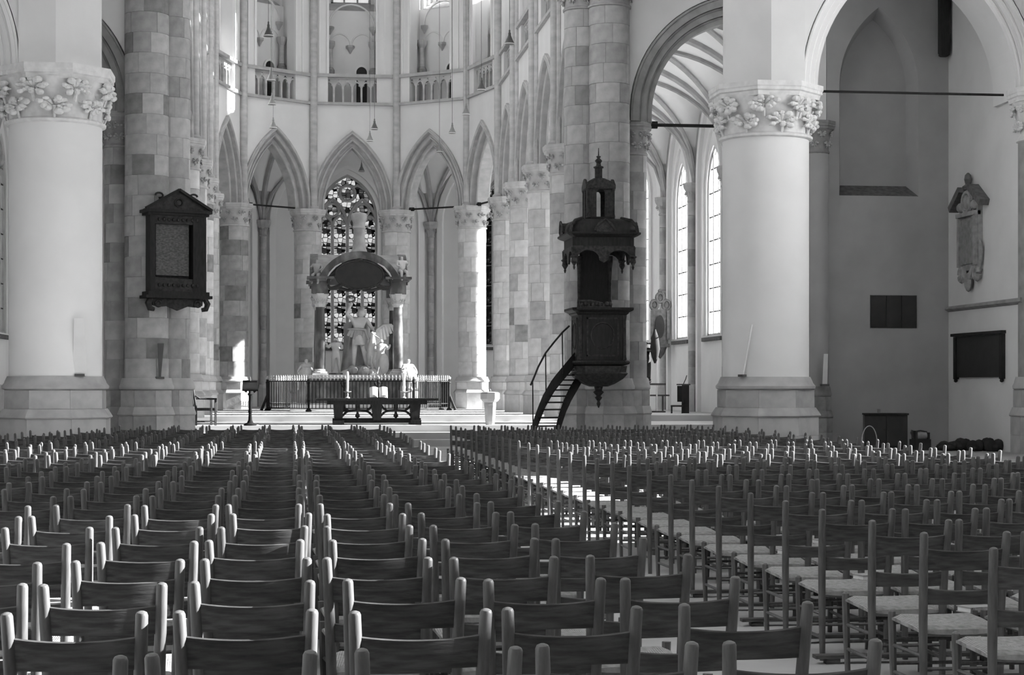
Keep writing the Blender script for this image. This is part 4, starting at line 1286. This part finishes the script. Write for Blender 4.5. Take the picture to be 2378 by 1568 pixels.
# --- the marble monument: plinth, columns, cross-vaulted canopy, oval tablet, statues
mo = thing('monument', 'marble monument with columns and dark arched canopy inside the iron fence', 'monument', (AX, MV, Z2))
MB().box(-2.3, 2.3, -1.6, 2.0, 0, .25).obj('step', 'marble_grey', mo)
MB().box(-1.75, 1.75, -1.35, 1.75, .25, 1.08).obj('plinth', 'marble_dark', mo)
MB().box(-1.85, 1.85, -1.45, 1.85, 1.08, 1.2).obj('plinth_cornice', 'marble_grey', mo)
CX, CY0, CY1 = 1.3, -1.1, 1.5
for x in (-CX, CX):
    for y in (CY0, CY1):
        c = MB().lathe([(.17, 1.38), (.175, 2.1), (.145, 3.47)], 16, (x, y)).obj('column', 'marble_dark', mo, smooth=True)
        MB().box(x - .26, x + .26, y - .26, y + .26, 1.2, 1.26).lathe([(.25, 1.26), (.26, 1.3), (.2, 1.34), (.21, 1.38), (.17, 1.4)], 16, (x, y)).obj('column_base', 'marble_white', c)
        MB().lathe([(.15, 3.47), (.2, 3.57), (.18, 3.67), (.28, 3.84), (.3, 3.92)], 10, (x, y)).obj('column_capital', 'marble_white', c)
        for k in range(6):
            o = link('leaf', LEAF_S[k % 2], c, (x + .2 * cos(k * pi / 3), y + .2 * sin(k * pi / 3), 3.67), k * pi / 3 - pi / 2)
            o.scale = (.1, .1, .14)
            paint(o, 'marble_white')
        MB().box(x - .26, x + .26, y - .26, y + .26, 4.3, 4.72).obj('entablature', 'marble_dark', mo)
        MB().box(x - .36, x + .36, y - .36, y + .36, 4.72, 4.8).box(x - .44, x + .44, y - .44, y + .44, 4.8, 4.88).obj('entablature_cornice', 'marble_dark', mo)
def seg(h, w, n=16):
    r = (w * w + h * h) / (2 * h)
    a0 = math.asin(w / r)
    return [(r * sin(-a0 + 2 * a0 * k / n), r * cos(-a0 + 2 * a0 * k / n) - (r - h)) for k in range(n + 1)]
can = None
for rot, w_, d0, d1, nm in ((0, 1.3, -1.35, 1.75, 'front'), (pi / 2, 1.3, -1.62, 1.62, 'side')):
    po = [(x, 4.62 + z) for x, z in seg(1.12, 1.42)]
    pi2 = [(x, 4.62 + z) for x, z in seg(.86, 1.12)]
    mb = MB()
    for y0, y1 in ((d0, d0 + .26), (d1 - .26, d1)):
        for k in range(16):
            mb.prism([pi2[k], pi2[k + 1], po[k + 1], po[k]], y0, y1)
    loc_ = (0, 0, 0) if rot == 0 else (0, .2, 0)
    mb.obj('canopy_arch', 'marble_dark', mo, loc_, rot)
    mb = MB()
    for k in range(16):
        mb.prism([(pi2[k][0], pi2[k][1] + .14), (pi2[k + 1][0], pi2[k + 1][1] + .14), (po[k + 1][0], po[k + 1][1] - .02), (po[k][0], po[k][1] - .02)], d0 + .2, d1 - .2)
    mb.obj('canopy_vault', 'marble_grey', mo, loc_, rot)
ov = MB()
ov.prism([(.8 * cos(k * pi / 16), 4.93 + .47 * sin(k * pi / 16)) for k in range(32)], -1.5, -1.4)
ovo = ov.obj('oval_tablet', 'slate', mo)
MB().tube([(.8 * cos(k * pi / 16), -1.5, 4.93 + .47 * sin(k * pi / 16)) for k in range(33)], .035, 6).obj('oval_frame', 'carved_wood', ovo, smooth=True)
mb = MB()
for s in (-1, 1):
    mb.tube([(s * .55, -1.45, 4.62), (s * .8, -1.45, 4.5), (s * .98, -1.45, 4.48), (s * 1.05, -1.45, 4.6)], [.07, .09, .07, .04], 6)
    mb.tube([(s * .1, -1.45, 4.45), (s * .4, -1.45, 4.42), (s * .7, -1.45, 4.5)], [.07, .06, .06], 6)
    mb.tube([(s * .85, -1.45, 5.0), (s * 1.0, -1.45, 4.85), (s * 1.05, -1.45, 4.65)], [.04, .06, .05], 6)
mb.ball((0, -1.48, 5.42), .09, 8, 5, (1.4, .6, .8))
mb.obj('cartouche_scrolls', 'slate', mo, smooth=True)
for s in (-1, 1):
    MB().tube([(s * .6, -1.52, 5.32), (s * .8, -1.52, 5.2), (s * .98, -1.5, 5.0), (s * 1.1, -1.5, 4.78)], [.015, .03, .03, .015], 5).obj('ribbon', 'marble_white', mo, smooth=True)
# top pedestal with an urn-like finial
MB().lathe([(.34, 5.66), (.29, 5.8), (.23, 5.95), (.2, 6.25), (.19, 6.58), (.23, 6.64), (.2, 6.7), (.21, 6.82), (.26, 6.92), (.28, 7.08), (.25, 7.14), (.1, 7.17)], 16, (.05, .2)).obj('top_pedestal', 'marble_grey', mo, smooth=True)
MB().box(-.55, .6, -.35, .75, 5.6, 5.76).obj('pedestal_block', 'marble_grey', mo)
# little seated figures on the canopy corners
def putto_small(x, y, z, s, nm, m='marble_white', rz=0.0, mirror=False):
    P = body([(-.32, -.1, 1.2), (-.25, -.3, 1.15), (-.2, -.34, 1.12)], [(.34, -.05, 1.22), (.3, -.25, 1.3), (.26, -.32, 1.32)],
             [(-.16, -.42, .86), (-.16, -.4, .42), (-.16, -.52, .36)], [(.16, -.42, .84), (.2, -.36, .4), (.2, -.48, .36)], thick=1.25)
    o = skin(nm, P, BODY_E, m, mo, (x, y, z), rz, 1, s, mirror)
    return o
putto_small(1.42, -1.2, 4.55, .6, 'canopy_figure', rz=.3)
putto_small(-1.4, -1.2, 4.42, .6, 'canopy_figure', 'marble_grey', -.3, True)
for o in mo.children:
    if o.name.split('.')[0] in ('entablature', 'entablature_cornice', 'canopy_arch', 'canopy_vault', 'oval_tablet', 'cartouche_scrolls', 'ribbon', 'top_pedestal', 'pedestal_block', 'canopy_figure'):
        o.location.z -= .40
# the standing admiral with cloak, rock base, eagle at his feet
adm = body([(-.32, -.1, 1.58), (-.22, -.18, 1.84), (-.2, -.2, 1.93)], [(.36, -.04, 1.2), (.44, -.2, 1.06), (.42, -.28, 1.02)],
           [(-.12, -.1, .5), (-.14, .02, .09), (-.17, -.16, .04)], [(.16, -.06, .5), (.24, .06, .09), (.29, -.12, .04)], lean=.05, head=(.03, -.02), thick=.95)
so = thing('statue', 'tall white marble statue of a standing commander in the middle of the monument', 'statue', (AX + .0, MV - .5, Z2 + 1.34))
skin('figure', adm, BODY_E, 'marble_white', so, (0, 0, 0), None, 2, 1.22)
MB().lathe([(.16, 1.22), (.2, 1.08), (.24, .92), (.22, .88)], 14, (0.03, 0)).obj('tunic_skirt', 'marble_white', so, smooth=True)
MB().tube([(-.27 + .14 * cos(k * pi / 8), -.24, 2.42 + .1 * sin(k * pi / 8)) for k in range(17)], .04, 6).obj('wreath', 'marble_dark', so, smooth=True)
cl = MB().grid(lambda a_, b_: (-.5 + .9 * a_ + .05 * sin(9 * a_ + 3 * b_) + (.1 * b_ if a_ > .5 else -.12 * b_), .17 + .07 * sin(14 * a_) + .05 * b_, 1.78 - 1.65 * b_ - .35 * abs(a_ - .5)), 18, 10)
cl.obj('cloak', 'marble_grey', so, smooth=True)
hair = MB().ball((.1, .03, 2.05), .125, 10, 7, (1, .95, 1.0))
hair.ball((.0, .05, 1.93), .07, 8, 6, (1, 1, 1.4)).ball((.2, .05, 1.93), .07, 8, 6, (1, 1, 1.4))
hair.obj('wig', 'marble_white', so, smooth=True)
rock = MB()
rg = random.Random(3)
for k in range(14):
    rock.ball((rg.uniform(-.45, .5), rg.uniform(-.3, .35), rg.uniform(-.1, .02)), rg.uniform(.12, .24), 7, 5)
rock.obj('rock', 'marble_grey', so, smooth=True)
MB().tube([(.42, -.36, 1.3), (.56, -.4, 1.18), (.7, -.42, 1.08)], [.025, .025, .02], 6).obj('baton', 'marble_white', so)
# eagle with raised wings beside him
eg = thing('statue', 'white marble eagle with one arched wing beside the standing commander', 'statue', (AX + .42, MV - .72, Z2 + 1.3))
P = [(0, 0, .7, .15), (.03, 0, .9, .16), (.05, -.02, 1.08, .11), (.04, -.05, 1.22, .07), (.03, -.1, 1.34, .075), (.02, -.19, 1.32, .03), (-.03, .05, .45, .12), (-.05, .1, .2, .07)]
skin('body', P, [(0, 1), (1, 2), (2, 3), (3, 4), (4, 5), (0, 6), (6, 7)], 'marble_white', eg, None, None, 1)
def wing(s, up):
    mb = MB()
    mb.tube([(s * .08, .02, 1.1), (s * .2, .06, 1.42), (s * .42, .08, 1.6 + up), (s * .66, .06, 1.6 + up), (s * .8, .04, 1.54 + up * .6)], [.05, .06, .05, .04, .015], 6)
    for k in range(7):
        f = k / 6
        a_ = Vector((s * (.16 + .5 * f), .06, 1.32 + .3 * sin(f * pi * .5) + up * f))
        L_ = .62 - .38 * f
        b_ = a_ + Vector((s * (.02 + .1 * f), .05, -L_))
        mb.beam(a_, b_, .085, .025, (0, 1, 0))
    return mb
wing(1, 0).obj('wing', 'marble_white', eg, smooth=True)
wing(-1, -.15).obj('wing', 'marble_grey', eg, smooth=True)
MB().tube([(.02, -.03, .55), (.0, -.05, .3), (.05, -.08, .08)], [.08, .05, .04], 6).obj('leg', 'marble_white', eg)
mb = MB().ball((.02, 0, 0), .2, 8, 6, (1, 1, .7)).ball((-.18, -.1, .04), .14, 8, 6).ball((.2, .05, .25), .12, 8, 6, (1, .8, 1.5))
mb.obj('trophy', 'marble_white', eg, smooth=True)
# four smaller figures round him
def child_statue(px, D, z, s, pose, label, rz=0.0, mirror=False, seated=False):
    u, v = spot(px, D)
    t = thing('statue', label, 'statue', (u, v, z), rz)
    skin('figure', pose, BODY_E, 'marble_white' , t, None, None, 1, s, mirror)
    return t
stand = lambda: body([(-.34, -.12, 1.25), (-.44, -.3, 1.4), (-.42, -.34, 1.48)], [(.3, -.12, 1.2), (.16, -.3, 1.22), (.1, -.34, 1.26)],
                     [(-.14, -.08, .48), (-.16, .03, .09), (-.18, -.12, .04)], [(.14, -.02, .5), (.18, .12, .09), (.2, 0, .04)], thick=1.2, head=(-.03, -.03))
s1 = child_statue(780, 61.0, Z2 + 1.22, .72, stand(), 'marble boy blowing a curved horn at the commander\'s lectern side')
MB().tube([(-.28, -.24, 1.14), (-.46, -.22, 1.2), (-.52, -.2, 1.02), (-.36, -.2, .92)], [.02, .03, .05, .09], 7).obj('horn', 'marble_white', s1, smooth=True)
MB().lathe([(.24, 0), (.22, .05), (.14, .05)], 8).obj('base', 'marble_dark', s1)
s2 = child_statue(884, 61.0, Z2 + 1.2, .7, stand(), 'marble child holding an oval shield at the font side of the commander', mirror=True)
MB().ball((.1, -.24, .38), 1, 12, 8, (.17, .05, .36)).obj('shield', 'marble_white', s2, smooth=True)
sit = lambda: body([(-.34, -.1, 1.2), (-.24, -.3, 1.1), (-.16, -.34, 1.1)], [(.34, -.05, 1.22), (.4, -.25, 1.25), (.38, -.32, 1.34)],
                   [(-.16, -.42, .9), (-.18, -.4, .45), (-.18, -.52, .4)], [(.16, -.42, .88), (.22, -.36, .45), (.22, -.48, .4)], thick=1.15)
for px, D, nm, mir in ((712, 60.6, 'marble figure sitting outside the lectern-side column of the monument', False), (948, 60.6, 'marble figure sitting outside the font-side column of the monument', True)):
    s3 = child_statue(px, D, Z2 + .4, .78, sit(), nm, (-.5 if not mir else .5), mir)
    MB().lathe([(.34, -.4), (.34, .28), (.3, .34), (.2, .7)], 10).obj('seat', 'marble_grey', s3, smooth=True)
    MB().lathe([(.16, .55), (.3, .75), (.28, .9), (.16, 1.05)], 12).obj('drapery', 'marble_white', s3, smooth=True)

# --- pendant lamps
cone = [(.0, .0), (.125, .0), (.122, .025), (.09, .09), (.055, .17), (.035, .22), (.035, .27), (.022, .29), (.022, .34), (.008, .36)]
shade_m = {k: MB().lathe([(max(r, .004), z) for r, z in cone], 16).mesh('shade', M[k], True) for k in ('lamp_metal', 'lamp_grey')}
rim_m = MB().lathe([(.118, -.004), (.126, .0), (.126, .02), (.118, .024)], 16, cap=False).mesh('rim', M['lamp_inner'])
for (u, v, z, m_, lab) in ((-.48, 43.9, 9.93, 'lamp_metal', 'dark pendant lamp, front one of the row on the epitaph side'), (-.48, 50.3, 9.93, 'lamp_grey', 'pendant lamp second in the row on the epitaph side'),
                           (-.49, 54.6, 9.93, 'lamp_grey', 'pendant lamp third in the row on the epitaph side'), (-.5, 59.6, 9.93, 'lamp_grey', 'pendant lamp last in the row, over the plain apse arch'),
                           (5.4, 44.2, 9.93, 'lamp_metal', 'dark pendant lamp, front one of the row on the pulpit side'), (5.45, 51.2, 9.93, 'lamp_metal', 'pendant lamp second in the row on the pulpit side'),
                           (5.47, 55.9, 9.93, 'lamp_grey', 'pendant lamp third in the row on the pulpit side'), (5.42, 60.1, 9.93, 'lamp_grey', 'pendant lamp fourth in the row on the pulpit side'), (5.4, 65.0, 9.93, 'lamp_grey', 'small pendant lamp last in the row on the pulpit side'),
                           (2.8, 59.5, 9.93, 'lamp_metal', 'higher of the two pendant lamps over the monument'), (2.78, 62.4, 9.93, 'lamp_grey', 'lower of the two pendant lamps over the monument'), (2.85, 71.3, 9.93, 'lamp_grey', 'small pendant lamp just above the stained window')):
    t = thing('pendant_lamp', lab, 'lamp', (u, v, z), group='pendant lamps in the choir')
    link('shade', shade_m[m_], t)
    link('rim', rim_m, t)
    MB().tube([(0, 0, .35), (0, 0, 8.0 if v < 65 or u > 4 else 1.1)], .007, 5).obj('cord', 'lamp_metal', t)

# --- iron tie rods at the springing of the arches
def rod(p, q, r, label):
    t = thing('tie_rod', label, 'rod', tuple(p))
    d = Vector(q) - Vector(p)
    MB().tube([(0, 0, 0), tuple(d)], r, 6).obj('bar', 'iron', t)
    n_ = d.normalized()
    MB().tube([tuple(n_ * .05), tuple(n_ * .22)], r * 2.2, 6).obj('socket', 'iron', t)
rod((8.85, 44.05, 7.98), (12.95, 44.05, 7.98), .045, 'thick black iron tie rod across the dark stone arch beside the pulpit')
rod((11.8, 39.85, 8.2), (16.3, 39.85, 8.2), .03, 'long tie rod across the white arch in front of the transept wall')
rod((-5.95, 39.55, 7.75), (-11.5, 39.55, 7.75), .035, 'tie rod from the white pillar next to the epitaph pier into the north aisle')
for i, lab in ((5, 'tie rod across the apse arch behind the lectern'), (7, 'tie rod across the apse arch behind the right candle'), (8, 'tie rod from the sunlit apse pillar to the next pillar')):
    p, q = Vector(INNER[i]), Vector(INNER[i + 1])
    d = (q - p).normalized() * .55
    rod((p.x + d.x, p.y + d.y, 8.06), (q.x - d.x, q.y - d.y, 8.06), .035, lab)

# --- things in the south ambulatory, seen past the pulpit pier
eu, ev = spot(1533, 62.5)
e3 = thing('epitaph', 'carved stone epitaph with three crests behind the pulpit pier', 'epitaph', (eu, ev, 0), -.25)
MB().box(-.27, .27, -.1, .1, 2.95, 4.15).obj('body', 'epitaph_dark', e3)
MB().prism([(.16 * cos(k * pi / 10), 3.25 + .95 * (k / 20) if 0 else 3.55 + .4 * sin(k * pi / 10)) for k in range(20)], -.14, -.1).obj('inscription_panel', 'slate', e3)
mb = MB()
for x, z in ((-.2, 4.3), (.22, 4.3), (0, 4.55)):
    mb.tube([(x + .13 * cos(k * pi / 6), -.05, z + .16 * sin(k * pi / 6)) for k in range(13)], .05, 6)
    mb.ball((x, 0, z), .12, 8, 6, (1, .7, 1.3))
mb.ball((0, 0, 4.78), .08, 6, 5)
mb.obj('crest', 'epitaph_dark', e3, smooth=True)
MB().box(-.32, .32, -.16, .1, 2.84, 2.96).obj('ledge', 'epitaph_dark', e3)
MB().lathe([(.02, 2.45), (.14, 2.6), (.24, 2.84)], 8).obj('console', 'epitaph_dark', e3)
MB().box(-.33, -.24, -.14, -.02, 3.1, 4.1).box(.24, .33, -.14, -.02, 3.1, 4.1).obj('side_column', 'epitaph_dark', e3)
MB().box(-.08, .08, .08, .3, 3.4, 3.55).obj('wall_anchor', 'epitaph_dark', e3)
ku, kv = spot(1521, 57.0)
bn = thing('banner', 'dark furled banner on a white pole standing before the carved epitaph', 'banner', (ku, kv, Z2))
MB().tube([(.06, 0, 0), (.06, 0, 2.2)], .025, 6).obj('pole', 'white_paint', bn)
MB().lathe([(.03, 1.55), (.11, 1.75), (.16, 2.0), (.12, 2.35), (.03, 2.62)], 10).obj('cloth', 'cloth_dark', bn, smooth=True)
MB().box(-.4, .34, -.05, .05, .86, .92).obj('cross_bar', 'grey_wood', bn)
MB().box(-.2, .3, -.2, .2, 0, .05).obj('foot', 'grey_wood', bn)
gu, gv = spot(1499, 57.2)
sg = thing('statue', 'small dark statue of a standing figure on a bracket beside the pulpit pier', 'statue', (gu, gv, Z2))
skin('figure', stand(), BODY_E, 'carved_wood', sg, (0, 0, .98), None, 1, .78)
MB().lathe([(.12, 1.1), (.17, 1.3), (.16, 1.7), (.1, 2.0)], 10).obj('robe', 'cloth_dark', sg, smooth=True)
MB().box(-.06, .3, -.3, .05, 1.93, 1.98).obj('tray', 'grey_wood', sg)
MB().lathe([(.16, 0), (.14, .1), (.1, .2), (.1, .85), (.2, .98)], 8).obj('pedestal', 'epitaph_stone', sg)
du, dv = spot(1591, 55.5)
dk = thing('desk', 'tall dark reading desk with microphone in the ambulatory', 'desk', (du, dv, Z2), -.2)
MB().box(-.1, .12, -.15, .15, 0, .86).obj('front_panel', 'slate', dk)
MB().box(-.24, -.1, -.14, .14, .35, .84).obj('side_shelf', 'dark_wood', dk)
MB().box(-.26, .16, -.2, .2, .86, .9).obj('desk_top', 'grey_wood', dk)
MB().tube([(-.05, 0, .9), (.02, 0, 1.05), (.05, -.03, 1.16)], .014, 5).obj('microphone', 'lamp_metal', dk)
qu, qv = spot(1572, 55.2)
ch = thing('chair', 'small dark chair standing beside the tall reading desk', 'chair', (qu, qv, Z2), 1.3)
MB().box(-.18, .18, -.18, .18, .2, .25).obj('seat', 'slate', ch)
for x in (-.16, .16):
    MB().tube([(x, -.16, 0), (x, -.17, .42)], .018, 6).obj('back_post', 'slate', ch)
    MB().tube([(x, .16, 0), (x, .16, .22)], .018, 6).obj('leg', 'slate', ch)
MB().box(-.16, .16, -.19, -.16, .32, .42).obj('backrest', 'slate', ch)
vu, vv = spot(1532, 59.2)
bl = thing('rail', 'low horizontal wooden rail on posts before the ambulatory wall', 'rail', (vu, vv, Z2))
MB().box(-.32, .32, -.03, .03, .5, .55).obj('top_bar', 'grey_wood', bl)
for x in (-.1, .1):
    MB().box(x - .025, x + .025, -.025, .025, 0, .5).obj('leg', 'grey_wood', bl)

# ------------------------------------------------------------------ rush-seated church chairs
def post_mb(s):
    """back post: rises straight, leans back above the seat, splays a little, rounded top"""
    p = [(s * .185, -.19, 0), (s * .187, -.19, .2), (s * .188, -.19, .42), (s * .192, -.205, .58), (s * .198, -.228, .74), (s * .202, -.2425, .838), (s * .2024, -.2435, .846), (s * .2026, -.244, .85)]
    return MB().tube(p, [.016, .019, .0215, .0215, .0205, .0195, .016, .008], 12)
def y_at(z):
    return -.19 if z < .42 else (-.19 - (z - .42) * .094 if z < .58 else -.205 - (z - .58) * .146)
def slat_mb(z0, z1, n=10):
    mb = MB()
    w = .19
    def ring(t):
        x = (2 * t - 1) * w
        b = .02 * (1 - (x / w) ** 2)
        out = []
        for z, d in ((z0, -.006), (z1 - .004, -.006), (z1, 0), (z1 - .004, .006), (z0, .006)):
            zz = z - (.012 * (1 - (x / w) ** 2) if z > z0 else 0)
            out.append((x, y_at(z) - b + d, zz))
        return out
    rings = [ring(k / n) for k in range(n + 1)]
    vs = [p for r in rings for p in r]
    fs = [(5 * i + j, 5 * i + (j + 1) % 5, 5 * i + 5 + (j + 1) % 5, 5 * i + 5 + j) for i in range(n) for j in range(5)]
    return mb.add(vs, fs)
def seat_mb(N=10):
    def prof(t):
        # t in 0..1 -> signed coordinate with rounded rim
        return 2 * t - 1
    mb = MB()
    def P(u, v, up):
        s, t = prof(u), prof(v)
        hw = .198 + .02 * (t + 1) / 2
        x = s * hw
        y = .01 + t * .2
        e = max(abs(s), abs(t))
        sag = .022 * (1 - s * s) * (1 - t * t)
        r = .018 * (1 - sqrt(max(0, 1 - max(0, (e - .85) / .15) ** 2)))
        corner = -.012 * max(0, abs(s) - .7) * max(0, abs(t) - .7) * 11
        z = (.412 - sag - r + corner if up else .36 + r - .01 * (1 - s * s)) + .009 * t
        return (x, y, z)
    mb.grid(lambda u, v: P(u, v, True), N, N)
    mb.grid(lambda u, v: P(1 - u, v, False), N, N)
    w = N + 1
    top = [i for i in range(w)] + [j * w + N for j in range(1, w)] + [N * w + i for i in range(N - 1, -1, -1)] + [j * w for j in range(N - 1, 0, -1)]
    o = w * w
    def bot(i):
        r, c = divmod(i, w)
        return o + r * w + (N - c)
    for a, b in zip(top, top[1:] + top[:1]):
        mb.f.append((b, a, bot(a), bot(b)))
    return mb
def front_leg_mb(s):
    return MB().tube([(s * .2, .19, 0), (s * .206, .192, .2), (s * .21, .195, .39), (s * .21, .195, .425), (s * .21, .195, .434)], [.015, .019, .021, .019, .008], 8)
STR = [((-.19, -.19, .13), (-.203, .19, .13)), ((.19, -.19, .13), (.203, .19, .13)), ((-.19, -.19, .26), (-.205, .19, .26)), ((.19, -.19, .26), (.205, .19, .26)),
       ((-.2, .19, .17), (.2, .19, .17)), ((-.2, .19, .29), (.2, .19, .29)), ((-.187, -.19, .2), (.187, -.19, .2))]
CM = {'post': [post_mb(-1).mesh('back_post', M['oak_post'], True), post_mb(1).mesh('back_post', M['oak_post'], True)],
      'upper': slat_mb(.668, .772).mesh('upper_slat', M['oak'], True), 'lower': slat_mb(.505, .585).mesh('lower_slat', M['oak'], True),
      'seat': seat_mb().mesh('seat', M['rush'], True),
      'leg': [front_leg_mb(-1).mesh('front_leg', M['oak_post'], True), front_leg_mb(1).mesh('front_leg', M['oak_post'], True)],
      'str': [MB().tube([a, b], [.0095, .0095], 6).mesh('stretcher', M['oak_post']) for a, b in STR]}
uf = MB()
for s in (-1, 1):
    uf.tube([(s * .2, .19, 0), (s * .21, .195, .43)], [.015, .02], 6)
for a, b in STR:
    uf.tube([a, b], .0095, 4)
CM['under'] = uf.mesh('under_frame', M['oak_post'])

def make_chair(x, y, rz, label, group, level):
    t = thing('church_chair', label, 'chair', (x, y, 0), rz, group)
    for m in CM['post']:
        link('back_post', m, t)
    link('upper_slat', CM['upper'], t)
    link('lower_slat', CM['lower'], t)
    link('seat', CM['seat'], t)
    if level == 2:
        for m in CM['leg']:
            link('front_leg', m, t)
        for m in CM['str']:
            link('stretcher', m, t)
    else:
        link('under_frame', CM['under'], t)
    return t

rgc = random.Random(21)
places = []
for k in range(33):                                   # block beside the epitaph pier
    v = 4.78 + .838 * k
    umin = -.158 * v - .55
    c = 0
    while True:
        u = 1.40 - .508 * c
        if u + .2 < umin:
            break
        if not (v > 24.5 + 3.2 * max(0, u + 5.0) and u < -2.2):
            places.append((u + rgc.uniform(-.022, .022) + .012 * sin(k * 1.3), v + .2 + rgc.uniform(-.05, .05), rgc.gauss(0, .03), 'epitaph-side', k, c))
        c += 1
for k in range(31):                                   # block below the pulpit
    v = 7.42 + .785 * k
    for c in range(10):
        u = 2.98 - .02 * k / 3 + .19 + .467 * c
        X = u * cos(YAW) - v * sin(YAW)
        if X - .35 > .2835 * (v * cos(YAW) + u * sin(YAW)):
            break
        places.append((u + rgc.uniform(-.008, .008), v + .2 + rgc.uniform(-.03, .03), rgc.gauss(0, .014), 'pulpit-side', k, c))
places.sort(key=lambda p: p[1])
NEAR = 300
for n_, (u, v, rz, blk, k, c) in enumerate(places[:NEAR]):
    lab = 'oak rush-seat chair, %s block, %s row from the viewer, %s seat from the aisle' % (blk, ordinal(k + 1), ordinal(c + 1))
    make_chair(u, v, rz, lab, 'rush-seat chairs in the %s block' % blk, 2 if (blk == 'pulpit-side' and c < 3 and k < 9) else 1)
# the chairs farthest off, one object
far = MB(); fs_mat = []
proto = []
for s in (-1, 1):
    proto.append((MB().tube([(s * .185, -.19, 0), (s * .188, -.19, .42), (s * .198, -.228, .74), (s * .202, -.242, .835), (s * .2026, -.2445, .85)], [.018, .021, .02, .018, .006], 6), 0))
proto += [(slat_mb(.668, .772, 4), 1), (slat_mb(.505, .585, 4), 1), (seat_mb(4), 2), (uf, 0)]
for (u, v, rz, blk, k, c) in places[NEAR:]:
    R = Matrix.Translation((u, v, 0)) @ Matrix.Rotation(rz, 4, 'Z')
    for mb, mi in proto:
        far.add([R @ Vector(p) for p in mb.v], mb.f)
        fs_mat += [mi] * len(mb.f)
fm = far.mesh('church_chair_rows', M['oak_post'])
fm.materials.append(M['oak']); fm.materials.append(M['rush'])
fm.polygons.foreach_set('material_index', fs_mat)
fo = link('church_chair_rows', fm)
tag(fo, 'farthest rows of oak rush-seat chairs before the choir step', 'chairs', 'rush-seat chairs far off', 'stuff')

# floor battens under the rows of the pulpit-side block
for k in range(8):
    v = 7.42 + .785 * k
    t = thing('floor_batten', 'long floor batten under the %s row of the pulpit-side chairs' % ordinal(k + 1), 'batten', (2.9 - .02 * k / 3, v, 0), group='floor battens under the pulpit-side rows')
    n_ = min(10, max(2, int((.4035 * v - 2.6) / .467) + 2))
    MB().box(0, n_ * .467, -.11, -.035, .03, .05).obj('plank', 'oak', t)
    for q in range(n_ // 2 + 1):
        MB().box(.06 + q * .9, .14 + q * .9, -.1, -.045, 0, .03).obj('block', 'oak', t)

# hymn books left on a few seats
for (u, v, lab) in ((3.33, 11.72, 'fifth'), (3.35, 10.15, 'third'), (3.8, 12.5, 'sixth'), (3.4, 8.62, 'second')):
    b = thing('hymn_book', 'pale hymn book lying on a seat near the aisle, %s pulpit-side row' % lab, 'book', (u, v + .05, .408), .3)
    MB().box(-.07, .07, -.05, .05, .004, .026).obj('page_block', 'paper', b)
    MB().box(-.075, .075, -.055, .055, 0, .004).box(-.075, .075, -.055, .055, .026, .03).obj('cover', 'epitaph_stone', b)
for (u, v, lab) in ((-1.08, 5.55, 'white service sheet lying across a back slat in the second epitaph-side row'),):
    tag(MB().grid(lambda a, b: (-.09 + .18 * a, -.05 + .1 * b, .012 * sin(3 * a)), 6, 3).obj('service_sheet', 'paper', None, (-1.02, 5.62, .783), .1), lab, 'paper')
